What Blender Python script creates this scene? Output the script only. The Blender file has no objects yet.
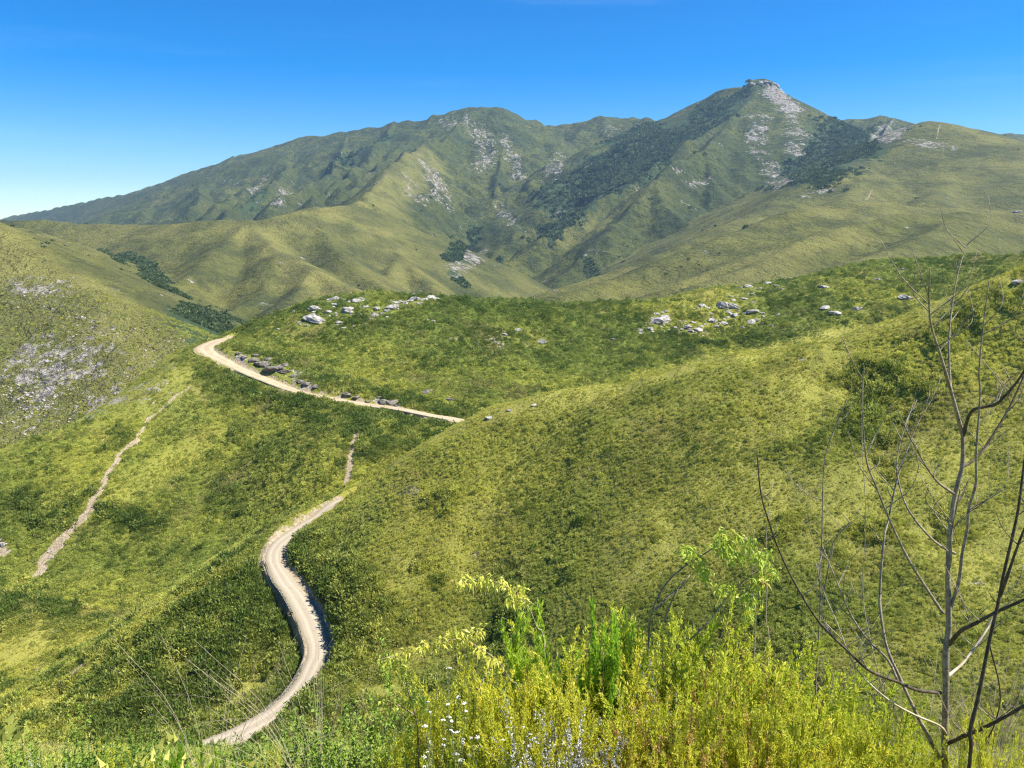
import bpy, math, random, time
import numpy as np
T0 = time.time()
R = math.radians
rng = np.random.default_rng(11)
random.seed(5)

# ------------------------------------------------------------------ camera model
F_PX, PITCH = 788.0, R(11.4)
CP, SP = math.cos(PITCH), math.sin(PITCH)

def pt(px, py, depth):
    """world point seen at a place in the view, at a forward distance in metres"""
    u = (px - 512) / F_PX
    v = (384 - py) / F_PX
    y = CP + v * SP
    z = -SP + v * CP
    return (u / y * depth, depth, z / y * depth)

# ------------------------------------------------------------------ noise
TAB = rng.random((256, 256)).astype(np.float32)

def vnoise(x, y):
    xi = np.floor(x); yi = np.floor(y)
    fx = (x - xi).astype(np.float32); fy = (y - yi).astype(np.float32)
    xi = xi.astype(np.int64) & 255; yi = yi.astype(np.int64) & 255
    x1 = (xi + 1) & 255; y1 = (yi + 1) & 255
    fx = fx * fx * (3 - 2 * fx); fy = fy * fy * (3 - 2 * fy)
    a = TAB[xi, yi] * (1 - fx) + TAB[x1, yi] * fx
    b = TAB[xi, y1] * (1 - fx) + TAB[x1, y1] * fx
    return (a * (1 - fy) + b * fy) * 2 - 1

def fbm(x, y, octv=4, gain=0.5):
    s = 0; a = 1.0; t = 0
    for i in range(octv):
        c, d = math.cos(i * 1.3 + .4), math.sin(i * 1.3 + .4)
        s = s + a * vnoise((x * c - y * d) * 2 ** i + 17.3 * i, (x * d + y * c) * 2 ** i + 9.1 * i)
        t += a; a *= gain
    return s / t

def smax(a, b, k):
    h = np.maximum(k - np.abs(a - b), 0) / k
    return np.maximum(a, b) + h * h * k * 0.25

# ------------------------------------------------------------------ ridges
def smooth_poly(P, n=3):
    P = np.array(P, float)
    if len(P) < 3: return P
    out = []
    Q = np.vstack([2 * P[0] - P[1], P, 2 * P[-1] - P[-2]])
    for i in range(1, len(Q) - 2):
        for k in range(n):
            t = k / n
            p0, p1, p2, p3 = Q[i - 1], Q[i], Q[i + 1], Q[i + 2]
            out.append(.5 * ((2 * p1) + (-p0 + p2) * t + (2 * p0 - 5 * p1 + 4 * p2 - p3) * t * t + (-p0 + 3 * p1 - 3 * p2 + p3) * t ** 3))
    out.append(P[-1])
    return np.array(out)

G1 = rng.random(4096).astype(np.float32) * 2 - 1

def ridge(X, Y, P, sl, sr, rnd, gm=0.0, gl=200.0, warp=None, seed=0, n=2):
    """height of a landform that falls away from the crest line P; sl / sr = tangent of its left and right slopes"""
    P = smooth_poly(P, n).astype(np.float32)
    best = None; acc = seed * 131.7
    for i in range(len(P) - 1):
        a, b = P[i], P[i + 1]
        dx, dy = b[0] - a[0], b[1] - a[1]
        L2 = dx * dx + dy * dy + 1e-6; L = math.sqrt(L2)
        rx = X - a[0]; ry = Y - a[1]
        t = np.clip((rx * dx + ry * dy) / L2, 0, 1)
        cx = rx - t * dx; cy = ry - t * dy
        d = np.sqrt(cx * cx + cy * cy) + 1e-4
        side = (dx * cy - dy * cx) / (L * d)
        S = (sl + sr) * .5 + side * (sl - sr) * .5
        if gm:
            q = (acc + t * L) / gl
            if warp is not None: q = q + warp
            # beyond the ends turn the gullies round the nose
            q = q * 8
            qi = np.floor(q).astype(np.int64); f = q - qi; f = f * f * (3 - 2 * f)
            n1 = G1[qi & 4095] * (1 - f) + G1[(qi + 1) & 4095] * f
            q2 = q * .31 + 55; qi = np.floor(q2).astype(np.int64); f = q2 - qi; f = f * f * (3 - 2 * f)
            n2 = G1[qi & 4095] * (1 - f) + G1[(qi + 1) & 4095] * f
            q3 = q * 2.7 + 9; qi = np.floor(q3).astype(np.int64); f = q3 - qi; f = f * f * (3 - 2 * f)
            n3 = G1[qi & 4095] * (1 - f) + G1[(qi + 1) & 4095] * f
            S = S * (1 + gm * (.45 * n1 + .7 * n2 + .22 * n3))
        h = a[2] + t * (b[2] - a[2]) - S * (np.sqrt(d * d + rnd * rnd) - rnd)
        best = h if best is None else np.maximum(best, h)
        acc += L
    return best

def K(*a): return [pt(*q) for q in a]

# crest lines: (view x, view y, metres away); the far landforms
M_CREST = K((-160,232,7500),(-40,224,7000),(30,213,6200),(60,208,5800),(100,199,5400),(150,187,5000),(180,175,4800),(210,167,4650),(235,157,4500),(262,151,4400),(300,138,4250),
            (350,130,4100),(400,123,4000),(440,115,3900),(485,105,3800),(515,113,3800),(545,126,3850),(575,125,3850),(600,119,3800),(625,120,3750),(660,121,3600),(682,122,3450),
            (698,106,3300),(712,97,3150),(735,92,3050),(765,87,3000),(778,96,3000),(790,112,3050),(812,124,3150),(850,121,3200),(880,120,3150),(905,123,3200),(960,130,3400),(1100,140,3800))
PEAK = pt(762, 80, 2990)
FAR = [
 # name, crest, left slope, right slope, rounding, gully strength, gully spacing
 ('M', M_CREST, .50, .50, 10, .16, 1500),
 ('M', K((417,153,2950),(450,131,3400),(485,106,3800)), 0.94, 0.94, 7, .34, 1200),
 ('M', K((355,205,1750),(380,181,2300),(417,153,2950)), 0.87, 0.75, 9, .34, 1200),
 ('M', K((417,153,2950),(432,188,2600),(447,220,2400),(458,250,2200)), 1.25, 1.06, 4, .34, 900),
 ('M', K((400,168,2800),(398,200,2450),(415,235,2200),(438,262,2000),(452,280,1850)), 1.06, 0.94, 4, .34, 900),
 ('M', K((485,106,3800),(503,140,3400),(497,178,3000),(524,200,2850),(549,228,2650)), 1.19, 1.19, 4, .34, 900),
 ('M', K((497,178,3000),(482,215,2700),(470,245,2450),(458,266,2200)), 1.19, 1.19, 4, .34, 900),
 ('M', K((520,118,3700),(545,160,3350),(560,190,3100)), 1.01, 1.01, 6, .34, 900),
 ('M', K((600,121,3800),(600,150,3500),(592,180,3200)), 0.94, 0.94, 7, .34, 900),
 ('M', K((650,122,3650),(640,150,3350),(620,180,3000)), 0.94, 0.94, 7, .34, 900),
 ('M', K((235,157,4500),(205,185,3700),(190,208,3000)), 0.87, 0.87, 7, .34, 1100),
 ('M', K((180,176,4800),(160,195,4100),(140,212,3400)), 0.75, 0.75, 7, .34, 1100),
 ('M', K((262,151,4400),(245,180,3600),(215,212,2800)), 0.94, 0.87, 7, .34, 1100),
 ('M', K((300,138,4250),(285,165,3600),(258,195,3000),(240,216,2500)), 0.94, 0.87, 7, .34, 1100),
 ('M', K((350,130,4100),(335,160,3500),(300,190,2900),(280,212,2400)), 0.94, 0.87, 7, .34, 1100),
 ('M', K((400,123,4000),(378,150,3500),(345,180,2900),(318,204,2300)), 1.01, 0.87, 7, .34, 1100),
 ('M', K((440,115,3900),(415,140,3600),(380,165,3100),(350,190,2500)), 1.01, 0.87, 7, .34, 1100),
 ('P', K((765,86,3000),(746,104,2850),(732,117,2750),(685,146,2550),(647,177,2400),(606,200,2250),(553,233,2080),(509,262,1950),(478,280,1850),(455,296,1750)), 1.01, 0.71, 6, .24, 900),
 ('P', K((732,117,2750),(705,150,2450),(655,182,2200),(682,222,1950),(703,243,1850)), 0.83, 0.77, 6, .24, 900),
 ('P', K((655,182,2200),(620,222,2000),(585,250,1850),(560,275,1750)), 0.71, 0.71, 8, .24, 700),
 ('P', K((705,150,2450),(715,190,2250),(700,225,2100)), 0.83, 0.83, 7, .24, 700),
 ('P', K((740,130,2700),(750,165,2450),(740,200,2250)), 0.83, 0.83, 7, .24, 700),
 ('P', K((768,86,3000),(778,106,2850),(792,130,2700),(800,150,2600),(786,182,2450),(762,207,2300),(735,228,2150)), 0.95, 1.12, 4, .24, 700),
 ('P', K((684,121,3350),(691,115,3320),(701,108,3280),(711,96,3150),(721,90,3100),(737,87,3040),(748,87,3010),(751,80,2995),(761,79,2990),(771,80,2985),(777,90,3000)), 1.5, 1.1, 3, .24, 700),
 ('P', K((768,81,2985),(777,90,3000),(783,99,3020),(792,110,3060),(812,122,3150)), 1.3, 1.3, 4, .24, 700),
 ('M', K((700,106,3300),(690,126,3150),(672,142,3050)), 1.13, 1.13, 4, .34, 700),
 ('M', K((880,121,3150),(868,138,2900),(850,165,2700)), 1.13, 1.13, 6, .34, 700),
 ('M', K((840,121,3200),(828,145,3000),(815,168,2800)), 1.01, 1.01, 6, .34, 700),
 ('H', K((1160,155,2400),(1024,141,2200),(975,132,2150),(930,122,2100),(905,131,2050),(882,151,1950),(841,167,1800),(812,183,1700),(783,201,1600),(742,221,1450),(700,240,1300),(640,265,1150),(560,290,950)), .34, .5, 25, .05, 900),
 ('H', K((930,122,2100),(958,150,1900),(948,180,1650),(925,200,1450)), 0.55, 0.55, 18, 0.14, 700),
 ('H', K((1024,141,2200),(1040,170,1900),(1020,195,1600)), 0.55, 0.55, 18, 0.14, 700),
 ('H', K((882,151,1950),(862,180,1700),(845,196,1500)), 0.52, 0.52, 12, 0.14, 700),
 ('H', K((1180,212,1350),(1024,210,1250),(929,207,1200),(888,202,1200),(847,200,1180),(812,205,1150),(783,213,1100),(742,228,1030),(690,250,950),(640,270,880),(580,290,800),(530,304,720)), .32, .5, 14, .05, 700),
 ('H', K((1180,226,1100),(1060,217,1050),(960,212,1020),(900,213,1000),(870,219,960),(826,231,900),(783,250,820),(740,270,740),(700,285,680)), 0.47, 0.55, 8, 0.14, 700),
 ('H', K((888,202,1200),(850,222,1050),(790,240,930),(730,262,820),(690,280,760)), 0.44, 0.44, 6, 0.14, 700),
 ('H', K((960,212,1020),(930,232,880),(890,250,760),(850,262,680)), 0.44, 0.44, 8, 0.14, 700),
 ('B', K((-220,212,1800),(-60,216,1700),(60,223,1650),(130,225,1600),(200,222,1500),(249,221,1450),(285,215,1480),(317,209,1550),(355,205,1720)), .45, .45, 20, .10, 900),
 ('B', K((249,221,1450),(262,236,1330),(279,251,1230),(310,268,1120),(346,285,1020),(385,300,900)), .62, .60, 7, .16, 700),
 ('B', K((249,221,1450),(225,243,1300),(205,266,1150),(176,284,1050)), .62, .60, 9, .16, 700),
 ('B', K((279,251,1230),(262,290,1020),(235,310,930),(222,322,880)), .62, .60, 7, .16, 700),
 ('B', K((310,268,1120),(300,290,1000),(270,312,880)), .62, .60, 7, .16, 700),
 ('B', K((317,209,1550),(325,235,1400),(350,262,1250),(380,285,1100)), .62, .60, 9, .16, 700),
 ('B', K((355,205,1720),(375,232,1560),(400,258,1400),(430,284,1250),(450,300,1150)), .62, .65, 7, .16, 700),
 ('B', K((400,258,1400),(385,280,1250),(370,295,1150)), .62, .65, 7, .16, 700),
 ('B', K((130,225,1600),(140,240,1450),(165,255,1330),(180,262,1280)), .45, .45, 12, .16, 700),
 ('B', K((-160,205,1500),(-20,218,1400),(40,232,1200),(85,252,1060),(130,278,940),(165,301,840),(195,325,740)), .45, .36, 12, .08, 700),
 ('L', K((-240,150,900),(-120,180,800),(-60,203,760),(0,231,700),(30,250,665),(73,280,620),(110,301,590),(155,322,560),(190,347,525)), .5, .5, 14, .03, 700),
 ('L', K((0,231,700),(30,268,640),(62,300,590),(97,327,550),(128,354,515),(165,378,480)), .5, .55, 6, .05, 600),
 ('L', K((-60,203,760),(-30,270,640),(0,330,560),(20,380,500),(30,420,460)), .5, .5, 10, .05, 600),
 ('L', K((62,300,590),(72,350,530),(85,400,480)), .45, .5, 8, .05, 600),
]

# ------------------------------------------------------------------ near landforms: smooth surfaces through surveyed points
def tps_fit(P, lam=0.4):
    P = np.array(P, float); n = len(P)
    x = P[:, :2] / 100.0
    r2 = ((x[:, None] - x[None]) ** 2).sum(-1)
    A = np.where(r2 > 0, .5 * r2 * np.log(r2 + 1e-12), 0) + np.eye(n) * lam * 1e-3
    Q = np.hstack([np.ones((n, 1)), x])
    M = np.zeros((n + 3, n + 3)); M[:n, :n] = A; M[:n, n:] = Q; M[n:, :n] = Q.T
    w = np.linalg.solve(M, np.concatenate([P[:, 2], np.zeros(3)]))
    return x.astype(np.float32), w.astype(np.float32)

def tps_eval(fit, X, Y):
    x, w = fit; X = X / 100.0; Y = Y / 100.0
    s = w[-3] + w[-2] * X + w[-1] * Y
    for i in range(len(x)):
        r2 = (X - x[i, 0]) ** 2 + (Y - x[i, 1]) ** 2
        s = s + w[i] * .5 * r2 * np.log(r2 + 1e-12)
    return s

R_CREST = K((-60,492,262),(0,464,275),(50,445,287),(100,420,300),(150,391,322),(190,363,340),(206,349,352),(225,341,365),(260,323,385),(300,306,400),(345,297,415),(380,293,425),(435,297,432),
            (530,301,440),(600,302,445),(650,298,450),(700,291,460),(760,283,470),(850,266,490),(960,251,505),(1024,239,520),(1120,226,545),(1240,214,570))
R_FACE = K((300,393,318),(400,410,302),(460,420,298),(250,373,335),(350,350,360),(460,350,362),(560,350,375),(650,362,368),(650,330,405),(750,330,412),(850,322,405),(960,288,435),(1060,255,460),
           (220,402,315),(200,450,290),(100,490,262),(100,540,245),(230,520,258),(180,590,225),(350,450,262),(350,492,244),(32,575,232),(0,520,255),(0,600,213),(60,640,192),(0,680,176),(90,668,182),(300,440,282),(-80,560,235),(-80,650,190))
def back(P, steps):
    out = []
    for i, p in enumerate(P):
        a = np.array(P[max(i - 1, 0)][:2]); b = np.array(P[min(i + 1, len(P) - 1)][:2])
        t = b - a; t /= np.linalg.norm(t); nrm = np.array([-t[1], t[0]])
        for d, h in steps: out.append((p[0] + nrm[0] * d, p[1] + nrm[1] * d, p[2] - h))
    return out
R_PTS = R_CREST + R_FACE + back(R_CREST, [(22, 5), (70, 34)])
R_PTS += [(-180, 150, -116), (-230, 230, -104)]
N_CREST = K((-40,760,140),(60,690,162),(100,660,168),(175,606,180),(228,573,188),(285,530,203),(345,496,215),(400,455,218),(460,420,215),(550,392,209),(650,373,204),(780,351,197),(900,316,189),(960,290,184),(1024,263,179),(1100,225,174),(1200,180,168))
N_FACE = K((460,520,180),(460,600,160),(440,680,142),(330,600,172),(318,650,161),(300,600,178),(290,700,143),(240,735,133),(650,450,175),(650,550,146),(650,640,126),(850,400,168),(850,500,138),(850,600,115),
           (850,700,98),(1000,330,166),(1000,400,151),(1000,500,128),(1000,620,104),(1000,720,87),(1150,350,150),(1150,500,118),(220,715,150),(200,660,164),(150,720,150),(550,460,190),(550,700,122),(750,700,107))
N_PTS = N_CREST + N_FACE + back(N_CREST, [(12, 3.5), (45, 24)])
R_FIT, N_FIT = tps_fit(R_PTS), tps_fit(N_PTS)

FPY = np.array([-60, -6, 0, 1.6, 2.6, 4.5, 8, 14, 25, 36, 46, 60, 90, 133, 200, 400], float)
FPZ = np.array([-1.0, -1.6, -1.65, -1.8, -2.5, -4.1, -7.0, -11.6, -19.3, -27.2, -34.4, -45.0, -66.5, -95.5, -150, -320], float)

ROAD = None   # set once the road line is known

def near_forms(X, Y):
    r = np.sqrt(X * X + Y * Y)
    hr = tps_eval(R_FIT, X, Y)
    # keep the two surfaces inside their own ground
    hr = hr - np.maximum(Y - 640, 0) * .5 - np.maximum(-330 - X, 0) * .4 - np.maximum(150 - Y, 0) * .6
    hn = tps_eval(N_FIT, X, Y)
    hn = hn - np.maximum(Y - 300, 0) * .5 - np.maximum(-190 - X, 0) * .3 - np.maximum(60 - Y, 0) * .5
    hf = np.interp(Y + .06 * np.abs(X), FPY, FPZ) + np.clip(X, -30, 200) * .02 * np.clip(Y / 60, 0, 1) + (fbm(X / 9, Y / 9, 4) * 1.0 - .1) * np.clip(Y / 30, 0, 1) + np.clip((-X - 10) / 20, 0, 1) * 1.6 * np.clip((Y - 15) / 20, 0, 1) * np.clip((62 - Y) / 12, 0, 1)
    hf = np.where(Y < 1.6, np.minimum(hf, -1.65 + np.maximum(-6 - Y, 0) * .5), hf)
    w1 = fbm(X / 60 + 3, Y / 60 + 8, 4); w2 = fbm(X / 9, Y / 9, 3)
    rl = 1 - np.abs(fbm(X / 26 + 11, Y / 60 + 3, 3)) * 2
    hr = hr + w1 * 3.6 + w2 * .8 + rl * 1.1 - .8
    hn = hn + (fbm(X / 32 + 31, Y / 50 + 2, 4) * 2.0 + w2 * (.7 + .8 * np.clip((X - 30) / 40, 0, 1)) + fbm(X / 4.5, Y / 4.5, 2) * .35 * np.clip((X - 20) / 40, .3, 1) + rl * .9 - .6) * np.clip((Y - 40) / 60, 0, 1)
    return hr, hn, hf

def height(X, Y, want_id=False, carve=True):
    X = np.asarray(X, np.float32); Y = np.asarray(Y, np.float32)
    shp = X.shape; X = X.ravel(); Y = Y.ravel()
    r = np.sqrt(X * X + Y * Y)
    H = np.full(X.shape, -175.0, np.float32); ID = np.zeros(X.shape, np.int8)
    nm = r < 720; fm = r > 330
    if fm.any():
        x = X[fm]; y = Y[fm]
        wp = fbm(x / 500, y / 500, 3) * 220; wq = fbm(x / 500 + 40, y / 500 + 7, 3) * 220
        sc = np.clip((r[fm] - 900) / 1800, 0.0, 1)
        wx = x + wp * .35 * sc; wy = y + wq * .35 * sc
        h = np.full(x.shape, -175.0, np.float32); idd = np.zeros(x.shape, np.int8)
        wn = fbm(x / 260 + 5, y / 260 + 1, 3) * .11
        for k, (nme, P, sl, sr, rn, gm, gl) in enumerate(FAR):
            far = nme == 'M' and k > 0
            ux, uy = (wx, wy) if far else (x, y)
            Pa = np.array(P)
            bx = np.maximum(np.maximum(Pa[:, 0].min() - 40 - ux, ux - Pa[:, 0].max() - 40), 0)
            by = np.maximum(np.maximum(Pa[:, 1].min() - 40 - uy, uy - Pa[:, 1].max() - 40), 0)
            kk = {'M': 8.0, 'P': 8.0, 'H': 12.0, 'B': 8.0, 'L': 5.0}[nme]
            sel = np.nonzero(Pa[:, 2].max() + 25 - min(sl, sr) * .75 * np.maximum(np.hypot(bx, by) - rn, 0) > h - kk)[0]
            if len(sel) == 0: continue
            hh = ridge(ux[sel], uy[sel], P, sl, sr, rn, gm, gl, wn[sel], k, 3 if k == 0 else 2)
            code = 'LBHM'.index(nme.replace('P', 'M')) + 4
            hs = h[sel]
            idd[sel] = np.where(hh > hs, code, idd[sel])
            h[sel] = smax(hs, hh, kk)
        sc2 = np.clip(r[fm] / 3000, .12, 1)
        ism = (idd == 7)
        amp = np.where(ism, 1.0, .35) * sc2 * np.clip(1 - (r[fm] - 3300) / 1600, .35, 1)
        # keep the skyline where it is: roughness fades out on the highest crests
        rg = 1 - np.abs(fbm(x / 210, y / 210, 4, .5)) * 2
        pk = np.clip((np.hypot(x - PEAK[0], y - PEAK[1]) - 120) / 700, .05, 1)
        h = h + (fbm(x / 320 + 9, y / 320, 4, .5) * 24 * amp + (rg - .5) * 30 * amp + fbm(x / 70, y / 70, 4, .6) * 9 * amp) * pk
        h = h - np.where(ism, np.abs(fbm(x / 130 + 2, y / 130 + 5, 3, .5)) * -26 + 8, 0) * pk * sc2 * np.clip(1 - (r[fm] - 3300) / 1600, .3, 1)
        H[fm] = h; ID[fm] = idd
    if nm.any():
        x = X[nm]; y = Y[nm]
        hr, hn, hf = near_forms(x, y)
        fade = np.maximum(r[nm] - 560, 0)
        hr = hr - fade * 1.0
        h = H[nm]; idd = ID[nm]
        for code, hh, k in ((3, hr, 4.0), (2, hn, 5.0), (1, hf, 3.0)):
            idd = np.where(hh > h, code, idd).astype(np.int8)
            h = smax(h, hh, k)
        if ROAD is not None and carve: h = carve_road(x, y, h)
        H[nm] = h; ID[nm] = idd
    if want_id: return H.reshape(shp), ID.reshape(shp)
    return H.reshape(shp)

def hit(pxs, near=3.0, far=9000.0, n=1400, carve=True):
    """where lines of sight meet the ground"""
    out = []
    D = np.exp(np.linspace(math.log(near), math.log(far), n)).astype(np.float32)
    pxs = np.array(pxs, float)
    u = (pxs[:, 0] - 512) / F_PX; v = (384 - pxs[:, 1]) / F_PX
    y = CP + v * SP; z = -SP + v * CP
    X = (u / y)[:, None] * D; Y = np.ones_like(X) * D; Z = (z / y)[:, None] * D
    H = height(X, Y, carve=carve)
    below = Z <= H
    for i in range(len(pxs)):
        k = int(np.argmax(below[i]))
        if not below[i].any(): out.append(None); continue
        k = max(k, 1)
        g0 = Z[i, k - 1] - H[i, k - 1]; g1 = Z[i, k] - H[i, k]
        t = g0 / (g0 - g1 + 1e-9)
        q = D[k - 1] + t * (D[k] - D[k - 1])
        out.append((float(u[i] / y[i] * q), float(q), float(z[i] / y[i] * q)))
    return out

# ------------------------------------------------------------------ the road line
def road_points():
    a = K((150,775,118),(185,756,124),(215,744,129),(245,731,134),(275,713,140),(297,692,147),(312,668,154),(318,648,161),(311,622,169),(298,598,177),(283,578,184),(274,560,191),(278,546,198),(294,533,206),(318,518,214),(343,501,222))
    hidden = [(-38, 236, -82.5), (-24, 256, -80), (-17, 276, -78), (-16, 290, -76.2)]
    b = K((462,421,298),(430,415,300),(400,409,303),(350,402,310),(300,392,319),(270,381,328),(245,371,336),(225,361,343),(210,353,350),(207,347,357),(220,340,368),(240,336,384))
    return a + hidden + b
ROAD_W = 2.15
RP = smooth_poly(road_points(), 8)
def carve_road(x, y, h):
    bb = (x > ROAD[:, 0].min() - 30) & (x < ROAD[:, 0].max() + 30) & (y > ROAD[:, 1].min() - 30) & (y < ROAD[:, 1].max() + 30)
    if not bb.any(): return h
    xs = x[bb]; ys = y[bb]; hs = h[bb]
    bd = np.full(xs.shape, 1e9, np.float32); bz = np.zeros(xs.shape, np.float32)
    for i in range(0, len(ROAD) - 1):
        a, b = ROAD[i], ROAD[i + 1]
        dx, dy = b[0] - a[0], b[1] - a[1]
        rx = xs - a[0]; ry = ys - a[1]
        t = np.clip((rx * dx + ry * dy) / (dx * dx + dy * dy + 1e-6), 0, 1)
        d = (rx - t * dx) ** 2 + (ry - t * dy) ** 2
        m = d < bd
        bd = np.where(m, d, bd); bz = np.where(m, a[2] + t * (b[2] - a[2]), bz)
    d = np.sqrt(bd); w = ROAD_W + .9
    e = np.maximum(d - w, 0)
    up = bz + e * 1.15 - .12; dn = bz - e * 1.15 - .12 - np.clip(e / .7, 0, 1) * 1.9
    hs2 = np.where(hs > bz, np.minimum(hs, up), np.maximum(hs, dn))
    k = np.clip((d - 14) / 12, 0, 1)
    hs2 = hs2 * (1 - k) + hs * k
    h = h.copy(); h[bb] = hs2
    return h
ROAD = RP

# ================================================================== scene helpers
scene = bpy.context.scene
COL = scene.collection

def mesh_from(name, V, F, mat=None, smooth=True, nside=4):
    """mesh from numpy arrays; F has nside corners per face"""
    V = np.ascontiguousarray(V, np.float32); F = np.ascontiguousarray(F, np.int32)
    me = bpy.data.meshes.new(name)
    me.vertices.add(len(V)); me.vertices.foreach_set('co', V.ravel())
    me.loops.add(F.size); me.loops.foreach_set('vertex_index', F.ravel())
    me.polygons.add(len(F)); me.polygons.foreach_set('loop_start', np.arange(0, F.size, nside, dtype=np.int32))
    me.polygons.foreach_set('use_smooth', np.full(len(F), smooth, bool))
    me.update(calc_edges=True)
    if mat: me.materials.append(mat)
    return me

def attr(me, name, arr):
    a = me.attributes.new(name, 'FLOAT', 'POINT'); a.data.foreach_set('value', np.ascontiguousarray(arr, np.float32))

def link(name, me, parent=None, label=None, cat=None, kind=None, group=None, loc=None):
    o = bpy.data.objects.new(name, me); COL.objects.link(o)
    if parent is not None: o.parent = parent
    if label: o['label'] = label
    if cat: o['category'] = cat
    if kind: o['kind'] = kind
    if group: o['group'] = group
    if loc is not None: o.location = loc
    return o

def gz(x, y):
    return float(height(np.array([x]), np.array([y]))[0])

# ------------------------------------------------------------------ node materials
class NT:
    def __init__(self, tree): self.t = tree; self.n = tree.nodes; self.l = tree.links
    def add(self, typ, **kw):
        nd = self.n.new(typ)
        for k, v in kw.items():
            if k.startswith('i_'):
                key = k[2:]; key = int(key) if key.isdigit() else key.replace('_', ' ')
                nd.inputs[key].default_value = v
            else: setattr(nd, k, v)
        return nd
    def con(self, a, b): self.l.new(a, b)
    def noise(self, vec, scale, detail=4, rough=.55, dist=0):
        nd = self.add('ShaderNodeTexNoise', i_Scale=scale, i_Detail=detail, i_Roughness=rough, i_Distortion=dist)
        self.con(vec, nd.inputs['Vector']); return nd.outputs['Fac']
    def ramp(self, fac, a, b, c0=0.0, c1=1.0):
        nd = self.add('ShaderNodeMapRange', interpolation_type='SMOOTHSTEP')
        nd.inputs[1].default_value = a; nd.inputs[2].default_value = b; nd.inputs[3].default_value = c0; nd.inputs[4].default_value = c1
        self.con(fac, nd.inputs[0]); return nd.outputs[0]
    def mix(self, fac, a, b):
        nd = self.add('ShaderNodeMix', data_type='RGBA')
        for k, v in ((0, fac), (6, a), (7, b)):
            if isinstance(v, (int, float)): nd.inputs[k].default_value = v
            elif isinstance(v, tuple): nd.inputs[k].default_value = (*v, 1)
            else: self.con(v, nd.inputs[k])
        return nd.outputs[2]
    def math(self, op, a, b=None):
        nd = self.add('ShaderNodeMath', operation=op)
        for k, v in ((0, a), (1, b)):
            if v is None: continue
            if isinstance(v, (int, float)): nd.inputs[k].default_value = v
            else: self.con(v, nd.inputs[k])
        return nd.outputs[0]
    def attr(self, name, typ='GEOMETRY'):
        return self.add('ShaderNodeAttribute', attribute_name=name, attribute_type=typ).outputs['Fac']

def new_mat(name):
    m = bpy.data.materials.new(name); m.use_nodes = True
    m.node_tree.nodes.clear()
    return m, NT(m.node_tree)

def veg_colour(T, pos):
    """colour of the grass and heath by place: patches of fresh green, yellow green, olive and straw"""
    big = T.noise(pos, .012, 4, .55); mid = T.noise(pos, .05, 4, .6); sm = T.noise(pos, .4, 3, .6)
    c = T.mix(T.ramp(big, .38, .62), GREEN, YELLOW)
    c = T.mix(T.ramp(mid, .50, .72), c, OLIVE)
    c = T.mix(T.math('MULTIPLY', T.ramp(sm, .55, .75), .5), c, STRAW)
    return c

LEAFV = 3.0
GREEN = (.122, .152, .026); YELLOW = (.230, .232, .034); OLIVE = (.138, .128, .040); STRAW = (.32, .27, .085)

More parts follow.
